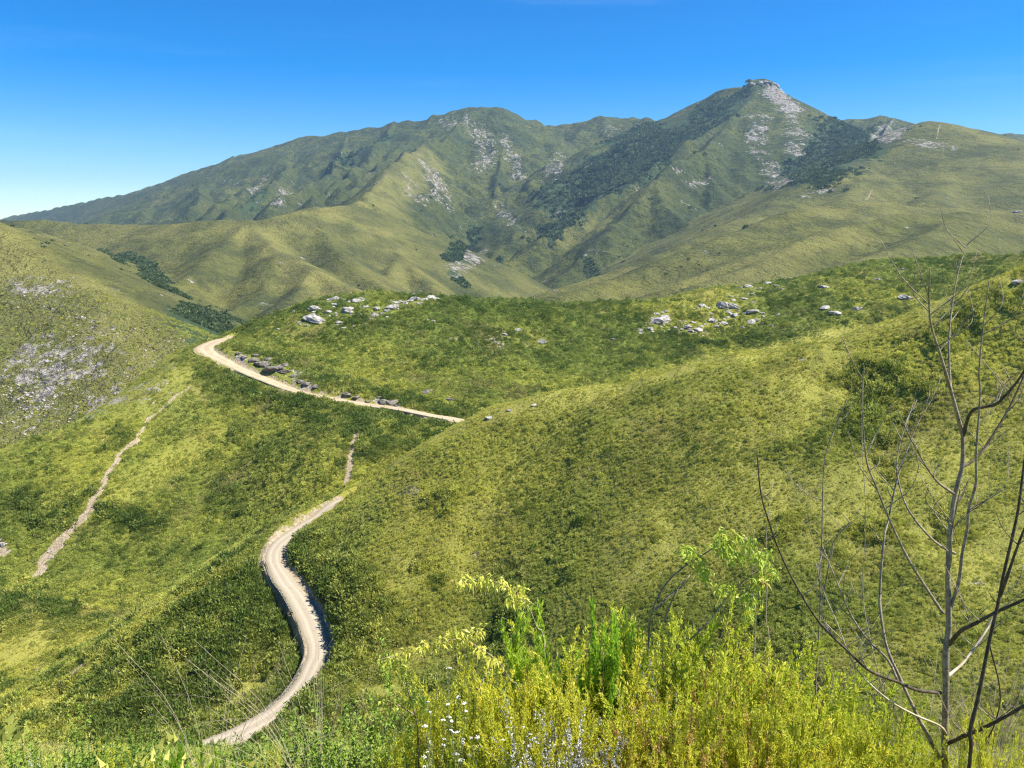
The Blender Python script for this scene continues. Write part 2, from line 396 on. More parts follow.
def ground_material(name, far=False, rs=1.0):
    m, T = new_mat(name)
    out = T.add('ShaderNodeOutputMaterial'); bs = T.add('ShaderNodeBsdfPrincipled', i_Roughness=.9)
    bs.inputs['Specular IOR Level'].default_value = .1
    pos = T.add('ShaderNodeNewGeometry').outputs['Position']
    rock = T.attr('rock'); forest = T.attr('forest'); bare = T.attr('bare'); dry = T.attr('dry')
    c = veg_colour(T, pos)
    if far:
        big = T.noise(pos, .0035, 4, .6); mid = T.noise(pos, .012, 5, .62); sm = T.noise(pos, .07, 4, .65)
        c = T.mix(T.ramp(big, .4, .62), (.078, .098, .028), (.125, .138, .034))
        c = T.mix(T.ramp(mid, .45, .62, 0, .85), c, (.052, .070, .028))
        c = T.mix(T.ramp(sm, .47, .62, 0, .75), c, (.036, .050, .022))
        c = T.mix(T.ramp(T.noise(pos, .16, 3, .7), .60, .70, 0, .7), c, (.20, .19, .11))
        c = T.mix(T.math('MULTIPLY', dry, T.ramp(mid, .35, .65, 1, .45)), c, (.300, .280, .085))
    else:
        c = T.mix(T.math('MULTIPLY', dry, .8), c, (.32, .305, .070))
    # forest floor and canopy
    fn = T.noise(pos, .05 if far else .3, 4, .6)
    ff = T.ramp(T.math('ADD', forest, T.math('MULTIPLY', T.math('SUBTRACT', fn, .5), .9)), .42, .55)
    c = T.mix(ff, c, (.058, .092, .040))
    # rock faces, broken up by noise stretched down the slope
    mp = T.add('ShaderNodeMapping'); mp.inputs['Scale'].default_value = (1, 1, .45)
    T.con(pos, mp.inputs[0])
    rn = T.noise(mp.outputs[0], (.06 if far else .12) * rs, 7, .74, .8)
    rn = T.math('ADD', T.math('MULTIPLY', rn, .75), T.math('MULTIPLY', T.noise(pos, .011 if far else .05, 3, .6), .3))
    rf = T.ramp(T.math('ADD', T.math('MULTIPLY', rock, .13 if rs == 1 else .165), rn), .645, .67)
    rn2 = T.noise(pos, .12 * rs if far else 1.1, 6, .7)
    rc = T.mix(T.ramp(rn2, .38, .66), (.14, .125, .11), (.50, .465, .41))
    rc = T.mix(T.ramp(T.noise(pos, .02, 3), .6, .75, 0, .35), rc, (.42, .25, .14))
    c = T.mix(rf, c, rc)
    bn = T.noise(pos, .5, 4, .7)
    bf = T.ramp(T.math('ADD', bare, T.math('MULTIPLY', T.math('SUBTRACT', bn, .5), .7)), .4, .5)
    c = T.mix(bf, c, T.mix(T.ramp(T.noise(pos, 1.3, 4, .7), .35, .65), (.25, .195, .12), (.43, .36, .26)))
    T.con(c, bs.inputs['Base Color'])
    # relief of bushes, tufts and boulders too small to model
    b1 = T.add('ShaderNodeBump', i_Strength=1.0, i_Distance=24.0 if far else .5)
    T.con(T.noise(pos, .035 if far else .55, 6, .62), b1.inputs['Height'])
    b2 = T.add('ShaderNodeBump', i_Strength=1.0, i_Distance=5.0 if far else .16)
    T.con(T.noise(pos, .2 if far else 2.2, 4, .7), b2.inputs['Height']); T.con(b1.outputs[0], b2.inputs['Normal'])
    T.con(b2.outputs[0], bs.inputs['Normal'])
    T.con(bs.outputs[0], out.inputs[0])
    return m

def leaf_material(name, cols, trans=.25, place=False, rough=.6, vary=.35, spec=.25):
    """leaves: colour varies from plant to plant, and with the place when place is set"""
    m, T = new_mat(name)
    out = T.add('ShaderNodeOutputMaterial')
    pos = T.add('ShaderNodeNewGeometry').outputs['Position']
    rnd = T.add('ShaderNodeObjectInfo').outputs['Random']
    if place:
        c = veg_colour(T, pos)
        dk = T.attr('tone', 'INSTANCER')
        g = T.add('ShaderNodeHueSaturation', i_Saturation=.93, i_Value=LEAFV); T.con(c, g.inputs['Color']); c = g.outputs[0]
        c = T.mix(T.math('MULTIPLY', T.attr('dry_lit', 'INSTANCER'), .85), c, (.55, .54, .105))
        c = T.mix(T.ramp(rnd, .6, 1.0, 0, .6), c, cols[0])
        c = T.mix(T.ramp(rnd, .0, .22, .75, 0), c, cols[1])
        c = T.mix(dk, c, cols[2])
    else:
        f = T.noise(pos, 3.0, 3, .6)
        c = T.mix(T.ramp(T.math('ADD', T.math('MULTIPLY', rnd, .5), T.math('MULTIPLY', f, .6)), .25, .8), cols[0], cols[1])
        if len(cols) > 2: c = T.mix(T.ramp(T.noise(pos, 6.0, 3, .6), .56, .72, 0, .8), c, cols[2])
    d = T.add('ShaderNodeBsdfPrincipled', i_Roughness=rough); d.inputs['Specular IOR Level'].default_value = spec
    T.con(c, d.inputs['Base Color'])
    t = T.add('ShaderNodeBsdfTranslucent'); T.con(c, t.inputs[0])
    mx = T.add('ShaderNodeMixShader', i_0=trans); T.con(d.outputs[0], mx.inputs[1]); T.con(t.outputs[0], mx.inputs[2])
    T.con(mx.outputs[0], out.inputs[0])
    return m

def plain_material(name, c0, c1, scale, rough=.9, bump=.0, bdist=.05, c2=None, stretch=None):
    m, T = new_mat(name)
    out = T.add('ShaderNodeOutputMaterial'); bs = T.add('ShaderNodeBsdfPrincipled', i_Roughness=rough)
    bs.inputs['Specular IOR Level'].default_value = .2
    pos = T.add('ShaderNodeNewGeometry').outputs['Position']
    if stretch:
        mp = T.add('ShaderNodeMapping'); mp.inputs['Scale'].default_value = stretch; T.con(pos, mp.inputs[0]); pos = mp.outputs[0]
    n = T.noise(pos, scale, 5, .65)
    c = T.mix(T.ramp(n, .38, .62), c0, c1)
    if c2: c = T.mix(T.ramp(T.noise(pos, scale * 3.1, 4, .7), .58, .66), c, c2)
    T.con(c, bs.inputs['Base Color'])
    if bump:
        b = T.add('ShaderNodeBump', i_Strength=bump, i_Distance=bdist); T.con(T.noise(pos, scale * 2, 6, .7), b.inputs['Height']); T.con(b.outputs[0], bs.inputs['Normal'])
    T.con(bs.outputs[0], out.inputs[0])
    return m

M_NEAR = ground_material('heath_ground'); M_FAR = ground_material('mountain_ground', True); M_MID = ground_material('scree_ground', True, 2.0)
M_SHRUB = leaf_material('heath_leaves', [(.20, .25, .04), (.52, .48, .12), (.12, .18, .03)], .35, place=True)
M_FOREST = leaf_material('forest_leaves', [(.045, .078, .030), (.14, .19, .07)], .15)
M_ROCK = plain_material('quartzite', (.20, .185, .16), (.50, .475, .43), .55, .9, 1.0, .5, (.10, .095, .085))
M_ROCKD = plain_material('weathered_rock', (.09, .08, .07), (.24, .22, .19), .9, .9, .8, .25, (.30, .25, .17))

# ------------------------------------------------------------------ where rock, forest and bare ground lie
def poly_mask(X, Y, px_poly, soft, wob=0.0):
    P = [p for p in hit(px_poly, n=500) if p is not None]
    if len(P) < 3: return np.zeros(X.shape, np.float32)
    P = np.array(P)[:, :2]
    m = np.zeros(X.shape, np.float32)
    lo = P.min(0) - soft * 2; hi = P.max(0) + soft * 2
    bb = (X > lo[0]) & (X < hi[0]) & (Y > lo[1]) & (Y < hi[1])
    x = X[bb]; y = Y[bb]
    if wob: 
        x = x + fbm(x / wob, y / wob, 3) * wob * .5; y = y + fbm(x / wob + 7, y / wob + 3, 3) * wob * .5
    ins = np.zeros(x.shape, bool); dm = np.full(x.shape, 1e9)
    for i in range(len(P)):
        a, b = P[i], P[(i + 1) % len(P)]
        c = ((a[1] > y) != (b[1] > y)) & (x < (b[0] - a[0]) * (y - a[1]) / (b[1] - a[1] + 1e-9) + a[0])
        ins ^= c
        d = b - a; t = np.clip(((x - a[0]) * d[0] + (y - a[1]) * d[1]) / (d @ d + 1e-6), 0, 1)
        dm = np.minimum(dm, np.hypot(x - a[0] - t * d[0], y - a[1] - t * d[1]))
    sd = np.where(ins, dm, -dm)
    m[bb] = np.clip(sd / (soft * 3.2) * .5 + .5, 0, 1)
    return m

def line_mask(X, Y, px_line, rad, soft=None, wob=0.0):
    P = [p for p in hit(px_line, n=700) if p is not None]
    m = np.zeros(X.shape, np.float32)
    if len(P) < 1: return m
    P = np.array(P)[:, :2]
    if len(P) == 1: P = np.vstack([P, P + .1])
    rads = rad if isinstance(rad, (list, tuple)) else [rad] * len(P)
    mr = max(rads)
    lo = P.min(0) - mr * 2.5; hi = P.max(0) + mr * 2.5
    bb = (X > lo[0]) & (X < hi[0]) & (Y > lo[1]) & (Y < hi[1])
    x = X[bb]; y = Y[bb]
    if wob:
        x = x + fbm(x / wob, y / wob, 3) * wob * .4; y = y + fbm(x / wob + 7, y / wob + 3, 3) * wob * .4
    best = np.zeros(x.shape)
    for i in range(len(P) - 1):
        a, b = P[i], P[i + 1]; d = b - a
        t = np.clip(((x - a[0]) * d[0] + (y - a[1]) * d[1]) / (d @ d + 1e-6), 0, 1)
        rr = rads[i] + (rads[min(i + 1, len(rads) - 1)] - rads[i]) * t
        dd = np.hypot(x - a[0] - t * d[0], y - a[1] - t * d[1])
        best = np.maximum(best, np.clip(1.5 - dd / rr, 0, 1))
    m[bb] = best
    return m

FORESTS = [([(598,152),(625,130),(678,126),(692,112),(722,98),(752,92),(738,112),(700,138),(655,172),(610,198),(578,222),(556,228),(540,200),(546,182),(575,172)], 40, 120),
           ([(800,150),(812,124),(850,125),(880,127),(903,128),(893,142),(850,168),(808,190),(784,190),(787,170)], 30, 100),
           ([(330,168),(345,156),(380,141),(394,134),(387,143),(352,163)], 25, 60),
           ([(238,212),(262,192),(262,200),(246,216)], 20, 50),
           ([(168,312),(186,304),(238,320),(234,334),(206,345),(195,338),(180,328)], 8, 25)]
FLINES = [([(122,256),(148,268),(158,282),(168,290)], 16, 20), ([(455,272),(463,284)], 16, 30), ([(468,250),(500,258)], 10, 40),
          ([(455,262),(470,250),(476,232)], 20, 40), ([(100,250),(120,262)], 8, 20), ([(548,226),(552,234)], 30, 40), ([(590,262),(596,276)], 10, 30)]
ROCKS = [([(0,395),(30,345),(92,352),(105,372),(80,392),(84,402),(40,420),(0,445)], 10, 20, 1.0), ([(84,408),(125,388),(150,372),(170,378),(128,416),(60,448),(10,455)], 8, 15, 1.1),
         ([(12,284),(50,284),(46,300),(18,298)], 5, 10, .95), ([(66,300),(112,322),(150,345),(140,352),(100,342),(70,322)], 8, 15, .62), ([(150,345),(172,340),(175,352),(160,362)], 5, 10, .8)]
RLINES = [([(478,128),(488,150),(480,166)], 38, .95), ([(505,140),(514,160),(518,176)], 30, .85), ([(446,118),(470,135)], 40, .7), ([(420,160),(436,180),(444,205)], 36, .95), ([(408,180),(420,200)], 28, .8),
          ([(560,158),(553,172)], 34, .9), ([(612,128),(600,140)], 36, .7), ([(764,82),(776,94),(790,108)], 40, 1.5), ([(750,118),(766,118),(755,132),(757,150),(772,170),(784,186)], 26, .9), ([(790,118),(798,140),(795,152)], 30, .95),
          ([(870,142),(884,128),(892,138)], 34, 1.0), ([(905,140),(950,148)], 20, .9), ([(560,212),(690,185)], 14, .7), ([(450,275),(470,262),(482,252)], 18, .9), ([(500,205),(515,225)], 18, .8),
          ([(248,190),(262,176)], 22, .85), ([(276,204),(288,188)], 20, .85), ([(225,180),(235,190)], 22, .6), ([(345,130),(352,140)], 20, .5), ([(205,158),(228,150)], 30, .8), ([(690,186),(706,182)], 14, .9),
          ([(600,196),(625,186)], 12, .8), ([(805,196),(830,190)], 12, .8), ([(300,205),(330,195)], 14, .5), ([(240,362),(292,376)], 5, 1.0), ([(300,382),(340,396)], 4, .8), ([(365,402),(400,400)], 4, .8), ([(455,340),(530,350)], 4, .4)]
BARES = [([(186,388),(172,402),(150,422),(135,440),(118,456)], [.35, .6, .5, .8, .7]), ([(108,470),(104,482),(92,500),(80,520),(62,540),(48,558),(34,576)], [.7, 1.3, 1.5, 1.6, 2.0, 2.1, 1.4]), ([(118,456),(108,470)], [.8, 1.0]),
         ([(361,418),(356,440),(349,462),(346,480)], [.9, 1.1, 1.4, 1.6]), ([(88,660),(72,676)], [1.2, 1.5]), ([(872,190),(866,200)], [1.0, 1.3]), ([(940,124),(936,140)], [1.4, 1.0]),
         ([(0,545),(8,550)], [2, 1.5]), ([(250,722),(215,735)], [1.2, 1.0])]
DRY_LIT = [([(0,240),(60,290),(110,325),(160,365)], 45, .75), ([(249,224),(300,262),(350,292)], 45, .8), ([(200,224),(300,222),(350,212)], 60, .7), ([(355,210),(400,262),(440,292)], 55, .6), ([(-20,222),(100,226),(180,224)], 90, .6),
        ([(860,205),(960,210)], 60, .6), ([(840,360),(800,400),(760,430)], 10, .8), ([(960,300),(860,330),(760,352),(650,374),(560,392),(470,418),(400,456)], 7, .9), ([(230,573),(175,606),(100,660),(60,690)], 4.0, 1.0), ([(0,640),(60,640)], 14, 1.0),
        ([(700,290),(760,260),(850,232)], 30, .6), ([(430,160),(400,180),(360,205)], 60, .6), ([(650,185),(560,235)], 50, .4), ([(740,405),(720,440),(690,460)], 10, .5), ([(215,430),(110,500)], 6, .5)]  # dry grass; the lines along crests also paint their sunlit brightness

def masks(X, Y, ID=None):
    rock = np.zeros(X.shape, np.float32); forest = rock.copy(); bare = rock.copy(); dry = rock.copy()
    for P, soft, wob in FORESTS: forest = np.maximum(forest, poly_mask(X, Y, P, soft, wob))
    for P, r, wob in FLINES: forest = np.maximum(forest, line_mask(X, Y, P, r, wob=wob))
    for P, soft, wob, k in ROCKS: rock = np.maximum(rock, k * poly_mask(X, Y, P, soft, wob))
    for P, r, k in RLINES: rock = np.maximum(rock, k * line_mask(X, Y, P, r * 1.2))
    for P, r in BARES: bare = np.maximum(bare, line_mask(X, Y, P, r, wob=6))
    for P, r, k in DRY_LIT: dry = np.maximum(dry, k * line_mask(X, Y, P, r, wob=r))
    if ID is not None:
        near_ = (ID <= 3) & (Y > 110) & (Y < 420)
        if near_.any() and ROAD is not None:
            xs, ys = X[near_], Y[near_]; dm = np.full(xs.shape, 99.0, np.float32)
            for i in range(0, len(ROAD), 3): dm = np.minimum(dm, np.hypot(xs - ROAD[i, 0], ys - ROAD[i, 1]))
            bare[near_] = np.maximum(bare[near_], .58 * np.clip(1 - (dm - 3.0) / 4.5, 0, 1))
        far_ = ID >= 4; f0 = np.where(far_, forest, 0); rock = np.where((ID < 4) & (rock > 0) & (Y < 300), 0, rock)
        forest = f0
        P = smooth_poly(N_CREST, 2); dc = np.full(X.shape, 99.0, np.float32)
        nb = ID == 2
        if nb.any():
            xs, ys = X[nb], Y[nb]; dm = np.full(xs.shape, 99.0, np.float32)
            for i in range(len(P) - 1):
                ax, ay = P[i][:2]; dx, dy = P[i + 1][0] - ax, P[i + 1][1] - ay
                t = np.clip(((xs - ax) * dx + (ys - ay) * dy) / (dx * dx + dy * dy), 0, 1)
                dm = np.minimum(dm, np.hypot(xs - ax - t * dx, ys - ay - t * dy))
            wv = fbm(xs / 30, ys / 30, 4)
            dry[nb] = np.maximum(dry[nb], np.clip(1.6 - dm / 8, 0, 1)); dry[nb] = np.maximum(dry[nb], np.clip(.50 + wv * .95, 0, .95) * np.clip((Y[nb] - 60) / 40, 0, 1))  # crest band: sunlit edge painted into the grass colour
            dry[nb] = np.where((X[nb] < -62) & (dm > 4), dry[nb] * .25, dry[nb])
            dry[nb] *= np.clip((bare[nb] * -2) + 1, 0, 1)
        dry = np.maximum(dry, np.where(ID == 6, .62, np.where((ID == 5) | (ID == 4), .62, 0)) * (.6 + .6 * fbm(X / 150, Y / 150, 3)))
    return rock, forest * (1 - np.clip(rock - .6, 0, 1)), bare, dry

# ------------------------------------------------------------------ the land
LAND = {1: ('ground', 'grassy slope falling away below the viewpoint with shrubs at its edge'),
        2: ('hillside', 'bright green near hillside filling the right, crest falling to the lower bend of the road'),
        3: ('ridge', 'heath covered ridge crossing the middle with the upper gravel road cut into it'),
        4: ('hill', 'hill with scattered pale scree behind the ridge at the left edge'),
        5: ('foothills', 'straw green foothills with rounded spurs below the mountain'),
        6: ('grassy_hills', 'smooth grassy hills rising below the rocky summit at the right'),
        7: ('mountain', 'long mountain range with gullies, dark forest and a rocky summit under the sky')}
AMAX = math.tan(R(46))

def build_land():
    global HOR
    NC = 1440
    A = np.tan(np.radians(np.linspace(-46, 46, NC))).astype(np.float32)
    d1 = np.concatenate([np.exp(np.linspace(math.log(.7), math.log(60), 170))[:-1], np.exp(np.linspace(math.log(60), math.log(620), 560))])
    d2 = np.concatenate([np.exp(np.linspace(math.log(620), math.log(4500), 640))[:-1], np.exp(np.linspace(math.log(4500), math.log(9500), 50))])
    hor = np.full(NC, -9.0, np.float32); HOR = []
    for D, far in ((d1, False), (d2, True)):
        D = D.astype(np.float32)
        X = D[:, None] * A[None]; Y = np.repeat(D[:, None], NC, 1)
        Z, ID = height(X, Y, True)
        S = Z / Y; cm = np.maximum.accumulate(np.vstack([hor[None], S]), 0)[1:]; hor = cm[-1]
        HOR.append((D, cm))
        print('heights', round(time.time() - T0, 1))
        rock, forest, bare, dry = masks(X, Y, ID)
        print('masks', round(time.time() - T0, 1))
        nr, nc = X.shape
        V = np.stack([X, Y, Z], -1).reshape(-1, 3)
        idx = np.arange(nr * nc).reshape(nr, nc)
        F = np.stack([idx[:-1, :-1], idx[:-1, 1:], idx[1:, 1:], idx[1:, :-1]], -1).reshape(-1, 4)
        fid = np.maximum(ID[:-1, :-1], 1).ravel()
        for code in range(1, 8):
            f = F[fid == code]
            if len(f) < 50: continue
            used = np.zeros(len(V), bool); used[f.ravel()] = True
            remap = np.cumsum(used) - 1
            name, label = LAND[code]
            me = mesh_from(name, V[used], remap[f], M_MID if code == 4 else M_FAR if (far or code > 3) else M_NEAR)
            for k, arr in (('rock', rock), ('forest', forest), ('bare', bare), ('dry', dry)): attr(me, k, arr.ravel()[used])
            PARTS.setdefault(code, []).append(me)
PARTS = {}
HOR = []
build_land()
for code, mes in PARTS.items():
    name, label = LAND[code]
    # near and far strips of one landform are one object
    if len(mes) > 1:
        import bmesh
        bm = bmesh.new()
        for k, me in enumerate(mes):
            n0 = len(bm.faces)
            bm.from_mesh(me)
            if code <= 3 and k:
                bm.faces.ensure_lookup_table()
                for f in bm.faces[n0:]: f.material_index = 1
        me = bpy.data.meshes.new(name); bm.to_mesh(me); bm.free()
        me.materials.append(mes[0].materials[0])
        if code <= 3: me.materials.append(M_FAR)
    else: me = mes[0]
    link(name, me, label=label, kind='structure', cat='terrain')
print('land', round(time.time() - T0, 1))

def visible(x, y, z, margin):
    """False where the land in front hides a point by more than margin (as a slope)"""
    out = np.zeros(len(x), bool)
    a = np.degrees(np.arctan2(x, y)); ci = np.round((a + 46) / 92 * 1439).astype(int)
    ok = (ci >= 0) & (ci < 1440); ci = np.clip(ci, 0, 1439)
    for D, cm in HOR:
        ri = np.searchsorted(D, y) - 1
        inn = (ri >= 0) & (y <= D[-1]); ri = np.clip(ri, 0, len(D) - 1)
        out = np.where(inn, z / y > cm[ri, ci] - margin, out)
    return out & ok

# ================================================================== the road
def ribbon(P, offs, drop):
    """sheet that follows the line P; offs = sideways places, drop = height of each"""
    P = np.array(P, float)
    t = np.gradient(P[:, :2], axis=0); t /= np.linalg.norm(t, axis=1, keepdims=True) + 1e-9
    nrm = np.stack([-t[:, 1], t[:, 0]], 1)
    V = np.zeros((len(P), len(offs), 3))
    for k, (o, dz) in enumerate(zip(offs, drop)):
        o_ = np.asarray(o) if np.ndim(o) else np.full(len(P), o)
        V[:, k, :2] = P[:, :2] + nrm * o_[:, None]; V[:, k, 2] = P[:, 2] + dz
    nr, nc = len(P), len(offs)
    idx = np.arange(nr * nc).reshape(nr, nc)
    F = np.stack([idx[:-1, :-1], idx[1:, :-1], idx[1:, 1:], idx[:-1, 1:]], -1).reshape(-1, 4)
    return V.reshape(-1, 3), F

def gravel_material():
    m, T = new_mat('gravel')
    out = T.add('ShaderNodeOutputMaterial'); bs = T.add('ShaderNodeBsdfPrincipled', i_Roughness=.95); bs.inputs['Specular IOR Level'].default_value = .1
    pos = T.add('ShaderNodeNewGeometry').outputs['Position']; ac = T.attr('across')
    c = T.mix(T.ramp(T.noise(pos, .35, 4, .6), .35, .65), (.35, .275, .165), (.43, .345, .225))
    c = T.mix(T.ramp(T.attr('far'), 0, 1), (.335, .29, .22), c)
    # pale wheel tracks, loose darker gravel between them and along the edges
    wob = T.math('ADD', ac, T.math('MULTIPLY', T.math('SUBTRACT', T.noise(pos, .25, 3), .5), .25))
    c = T.mix(T.ramp(T.noise(pos, .9, 3, .6), .55, .7, 0, .5), c, (.25, .20, .13))
    tr = T.ramp(T.math('ABSOLUTE', T.math('SUBTRACT', T.math('ABSOLUTE', wob), .42)), .10, .22, 1, 0)
    c = T.mix(T.math('MULTIPLY', tr, .55), c, (.46, .39, .29))
    ed = T.ramp(T.math('ABSOLUTE', wob), .82, 1.0)
    c = T.mix(T.math('MULTIPLY', ed, .6), c, (.27, .23, .13))
    c = T.mix(T.ramp(T.noise(pos, 2.5, 4, .7), .6, .72, 0, .6), c, (.30, .26, .20))
    T.con(c, bs.inputs['Base Color'])
    b = T.add('ShaderNodeBump', i_Strength=.7, i_Distance=.05); T.con(T.noise(pos, 3.5, 5, .7), b.inputs['Height']); T.con(b.outputs[0], bs.inputs['Normal'])
    T.con(bs.outputs[0], out.inputs[0]); return m

# even spacing along the road
seg = np.r_[0, np.cumsum(np.linalg.norm(np.diff(RP, axis=0), axis=1))]
ss = np.arange(0, seg[-1], .8)
ROADF = np.stack([np.interp(ss, seg, RP[:, i]) for i in range(3)], 1)
wid = ROAD_W + .35 * np.sin(ss * .13) + .3 * np.interp(ss, seg[[0, -1]], [0, 1]) + fbm(ss / 5, ss * 0, 3) * .3
hp = np.array(pt(207, 348, 352)); dh = np.hypot(ROADF[:, 0] - hp[0], ROADF[:, 1] - hp[1])
wid = wid + 2.0 * np.exp(-(dh / 16) ** 2)
offs = [-1.25, -1.0, -.7, -.42, -.15, .15, .42, .7, 1.0, 1.25]
V, F = ribbon(ROADF, [o * wid for o in offs], [-.35, -.02, .02, -.03, .03, .03, -.03, .02, -.02, -.35])
me = mesh_from('gravel_road', V, F, gravel_material())
attr(me, 'across', np.tile(np.array(offs), len(ROADF)))
attr(me, 'far', np.repeat(np.clip((ROADF[:, 1] - 180) / 110, 0, 1), len(offs)))
link('gravel_road', me, label='pale gravel pass road winding along the hillsides', kind='structure', cat='road')

# ------------------------------------------------------------------ rocks
import bmesh
def rock_mesh(seed, flat=.6, mat=None, n=26):
    rd = random.Random(seed); bm = bmesh.new()
    for i in range(n):
        v = [rd.gauss(0, 1) for _ in range(3)]; L = math.sqrt(sum(c * c for c in v)) or 1
        k = rd.uniform(.75, 1.05)
        bm.verts.new((v[0] / L * k, v[1] / L * k * .8, v[2] / L * k * flat))
    r = bmesh.ops.convex_hull(bm, input=bm.verts)
    bmesh.ops.delete(bm, geom=[e for e in set(r['geom_interior'] + r['geom_unused']) if isinstance(e, bmesh.types.BMVert)], context='VERTS')
    bmesh.ops.bevel(bm, geom=list(bm.edges), offset=.05, segments=1, affect='EDGES')
    bmesh.ops.triangulate(bm, faces=bm.faces)
    bmesh.ops.subdivide_edges(bm, edges=list(bm.edges), cuts=1)
    for v in bm.verts:
        q = v.co * 2.3
        v.co *= 1 + .07 * math.sin(q.x * 3 + seed) * math.cos(q.y * 4 + 1) + .05 * math.sin(q.z * 9 + q.x * 2) + rd.uniform(-.025, .025)
    me = bpy.data.meshes.new('boulder'); bm.to_mesh(me); bm.free(); me.materials.append(mat or M_ROCK)
    return me
RK = [rock_mesh(i, random.uniform(.35, .65)) for i in range(9)]
M_SCREE = plain_material('scree_stone', (.24, .22, .18), (.46, .42, .35), .8, .9, .8, .25)
RKS = [rock_mesh(40 + i, .6, M_SCREE) for i in range(4)]
RKD = [rock_mesh(20 + i, random.uniform(.5, .9), M_ROCKD) for i in range(6)]

BPOS = []
def boulders(lst, group, special, common, protos=RK, cat='boulder', name='boulder', hk=1.0):
    hs = hit([(a[0], a[1]) for a in lst], near=20, far=1400)
    for k, (a, h) in enumerate(zip(lst, hs)):
        if h is None: continue
        dist = math.hypot(h[0], h[1]); w_ = a[2] / F_PX * dist * .60
        o = link(name, protos[(k * 5 + 2) % len(protos)], label=special.get((a[0], a[1]), common), cat=cat, group=group)
        BPOS.append((h[0], h[1] + w_ * .3, w_))
        zz = w_ * random.uniform(.75, 1.0) * hk
        o.scale = (w_ * random.uniform(.95, 1.15), w_ * random.uniform(.8, 1.2), zz)
        o.location = (h[0], h[1] + w_ * .3, gz(h[0], h[1] + w_ * .3) - zz * .06)
        o.rotation_euler = (random.uniform(-.25, .25), random.uniform(-.25, .25), random.uniform(-.5, .5) + (math.pi if random.random() < .5 else 0))
A1 = [(334,300,11),(357,302,12),(315,310,14),(327,313,9),(345,312,17),(350,309,8),(312,322,20),(323,321,8),(335,305,8),(343,300,6),(348,302,6),(353,297,6),(366,296,6),(375,310,9),(390,308,12),(391,301,4),
      (401,302,6),(409,301,9),(417,300,12),(424,300,8),(431,299,13),(437,299,6),(413,295,6),(374,316,8),(338,323,6),(427,320,4),(317,334-17,5),(299,323,5),(307,317,5),(405,303,7),(360,299,6),(396,306,6),(329,300,5),(382,314,5)]
boulders(A1, 'boulders of the outcrop on the crest of the middle ridge',
         {(312,322): 'long low pale boulder at the lower left corner of the crest outcrop above the hairpin', (345,312): 'large whitish boulder in the middle of the left half of the crest outcrop',
          (431,299): 'large pale boulder at the right end of the crest outcrop above the hairpin', (417,300): 'second pale boulder from the right end of the crest outcrop',
          (427,320): 'lone small pale stone in the heath just below the right end of the crest outcrop', (390,308): 'grey cracked boulder standing alone between the two halves of the crest outcrop'},
         'pale quartzite boulder in the crest outcrop above the hairpin bend')
A2 = [(660,323,21),(665,318,12),(650,330,9),(656,315,7),(666,312,7),(680,322,4),(675,328,5),(688,328,11),(694,323,7),(699,331,10),(701,327,6),(712,322,11),(724,324,8),(723,307,16),(734,308,12),(703,307,9),(731,297,5),(745,299,7),
      (752,295,6),(753,313,12),(734,316,9),(763,314,6),(778,315,6),(752,323,9),(757,321,6),(768,284,9),(778,286,8),(684,307,3),(734,301,7),(692,332,7),(748,287,9),(741,288,6),(728,312,6),(716,327,6),(640,331,6),(645,326,5),(670,331,5)]
boulders(A2, 'boulders of the outcrop on the right half of the middle ridge',
         {(660,323): 'largest whitish slab of the right outcrop, tilted, at its left side', (723,307): 'large pale flat boulder near the top of the right outcrop', (734,308): 'rounded pale boulder touching the right side of the large flat one in the right outcrop',
          (712,322): 'round whitish boulder right of the dark hollow in the right outcrop', (753,313): 'wide pale boulder at the right side of the right outcrop'},
         'pale quartzite boulder in the outcrop on the right half of the ridge')
def crumbs(A, seed):
    rd_ = random.Random(seed); return [(x + rd_.gauss(0, w_ * .8 + 2), y + abs(rd_.gauss(0, w_ * .3)) + 1, rd_.uniform(2.5, 5)) for (x, y, w_) in A for _ in range(1 if w_ < 9 else 3)]
boulders(crumbs(A1, 3), 'small stones of the outcrop on the crest of the middle ridge', {}, 'small pale stone among the boulders of the crest outcrop above the hairpin')
boulders(crumbs(A2, 4), 'small stones of the outcrop on the right half of the middle ridge', {}, 'small pale stone among the boulders of the right outcrop')
A3 = [(504,335,7,'small pale stone in the heath above the middle of the near crest, left of a pair'),(518,331,8,'small pale stone on the ridge slope, upper one of the pair above the near crest'),(541,343,11,'grey flat stone in the heath just right of the small pair'),
      (613,340,6,'small pale stone left of the large tilted slab'),(489,419,8,'flat pale stone lying near the left end of the near crest'),(510,411,6,'middle of three flat pale stones along the near crest'),(534,406,6,'upper right of three flat pale stones along the near crest'),
      (825,288,10,'lone pale rock in the heath under the yellow hill'),(907,299,13,'flat white rock alone on the ridge at the right, above the near crest'),(837,315,14,'dark shaded rock in a hollow right of the outcrop'),
      (826,309,9,'pale topped rock on the left edge of the dark hollow'),(857,310,9,'small dark rock right of the dark hollow'),(1019,283,9,'grey rock poking from the shaded crest at the right edge'),(878,280,6,'small grey stone high on the ridge behind the bare tree'),
      (903,270,4,'tiny pale stone on top of the ridge behind the bare tree'),(1017,213,8,'white rock on the far grassy crest at the right edge'),(3,546,8,'pale rock low on the slope at the left edge'),(442,327,3,'tiny pale stone below the right end of the crest outcrop'),
      (565,306,4,'tiny pale stone on the crest between the two outcrops'),(600,272+30,5,'small grey stone on the crest left of the right outcrop')]
for a in A3: boulders([a[:3]], 'lone stones scattered over the ridge', {}, ' '.join(a[3].split()[:16]), cat='rock', name='rock')
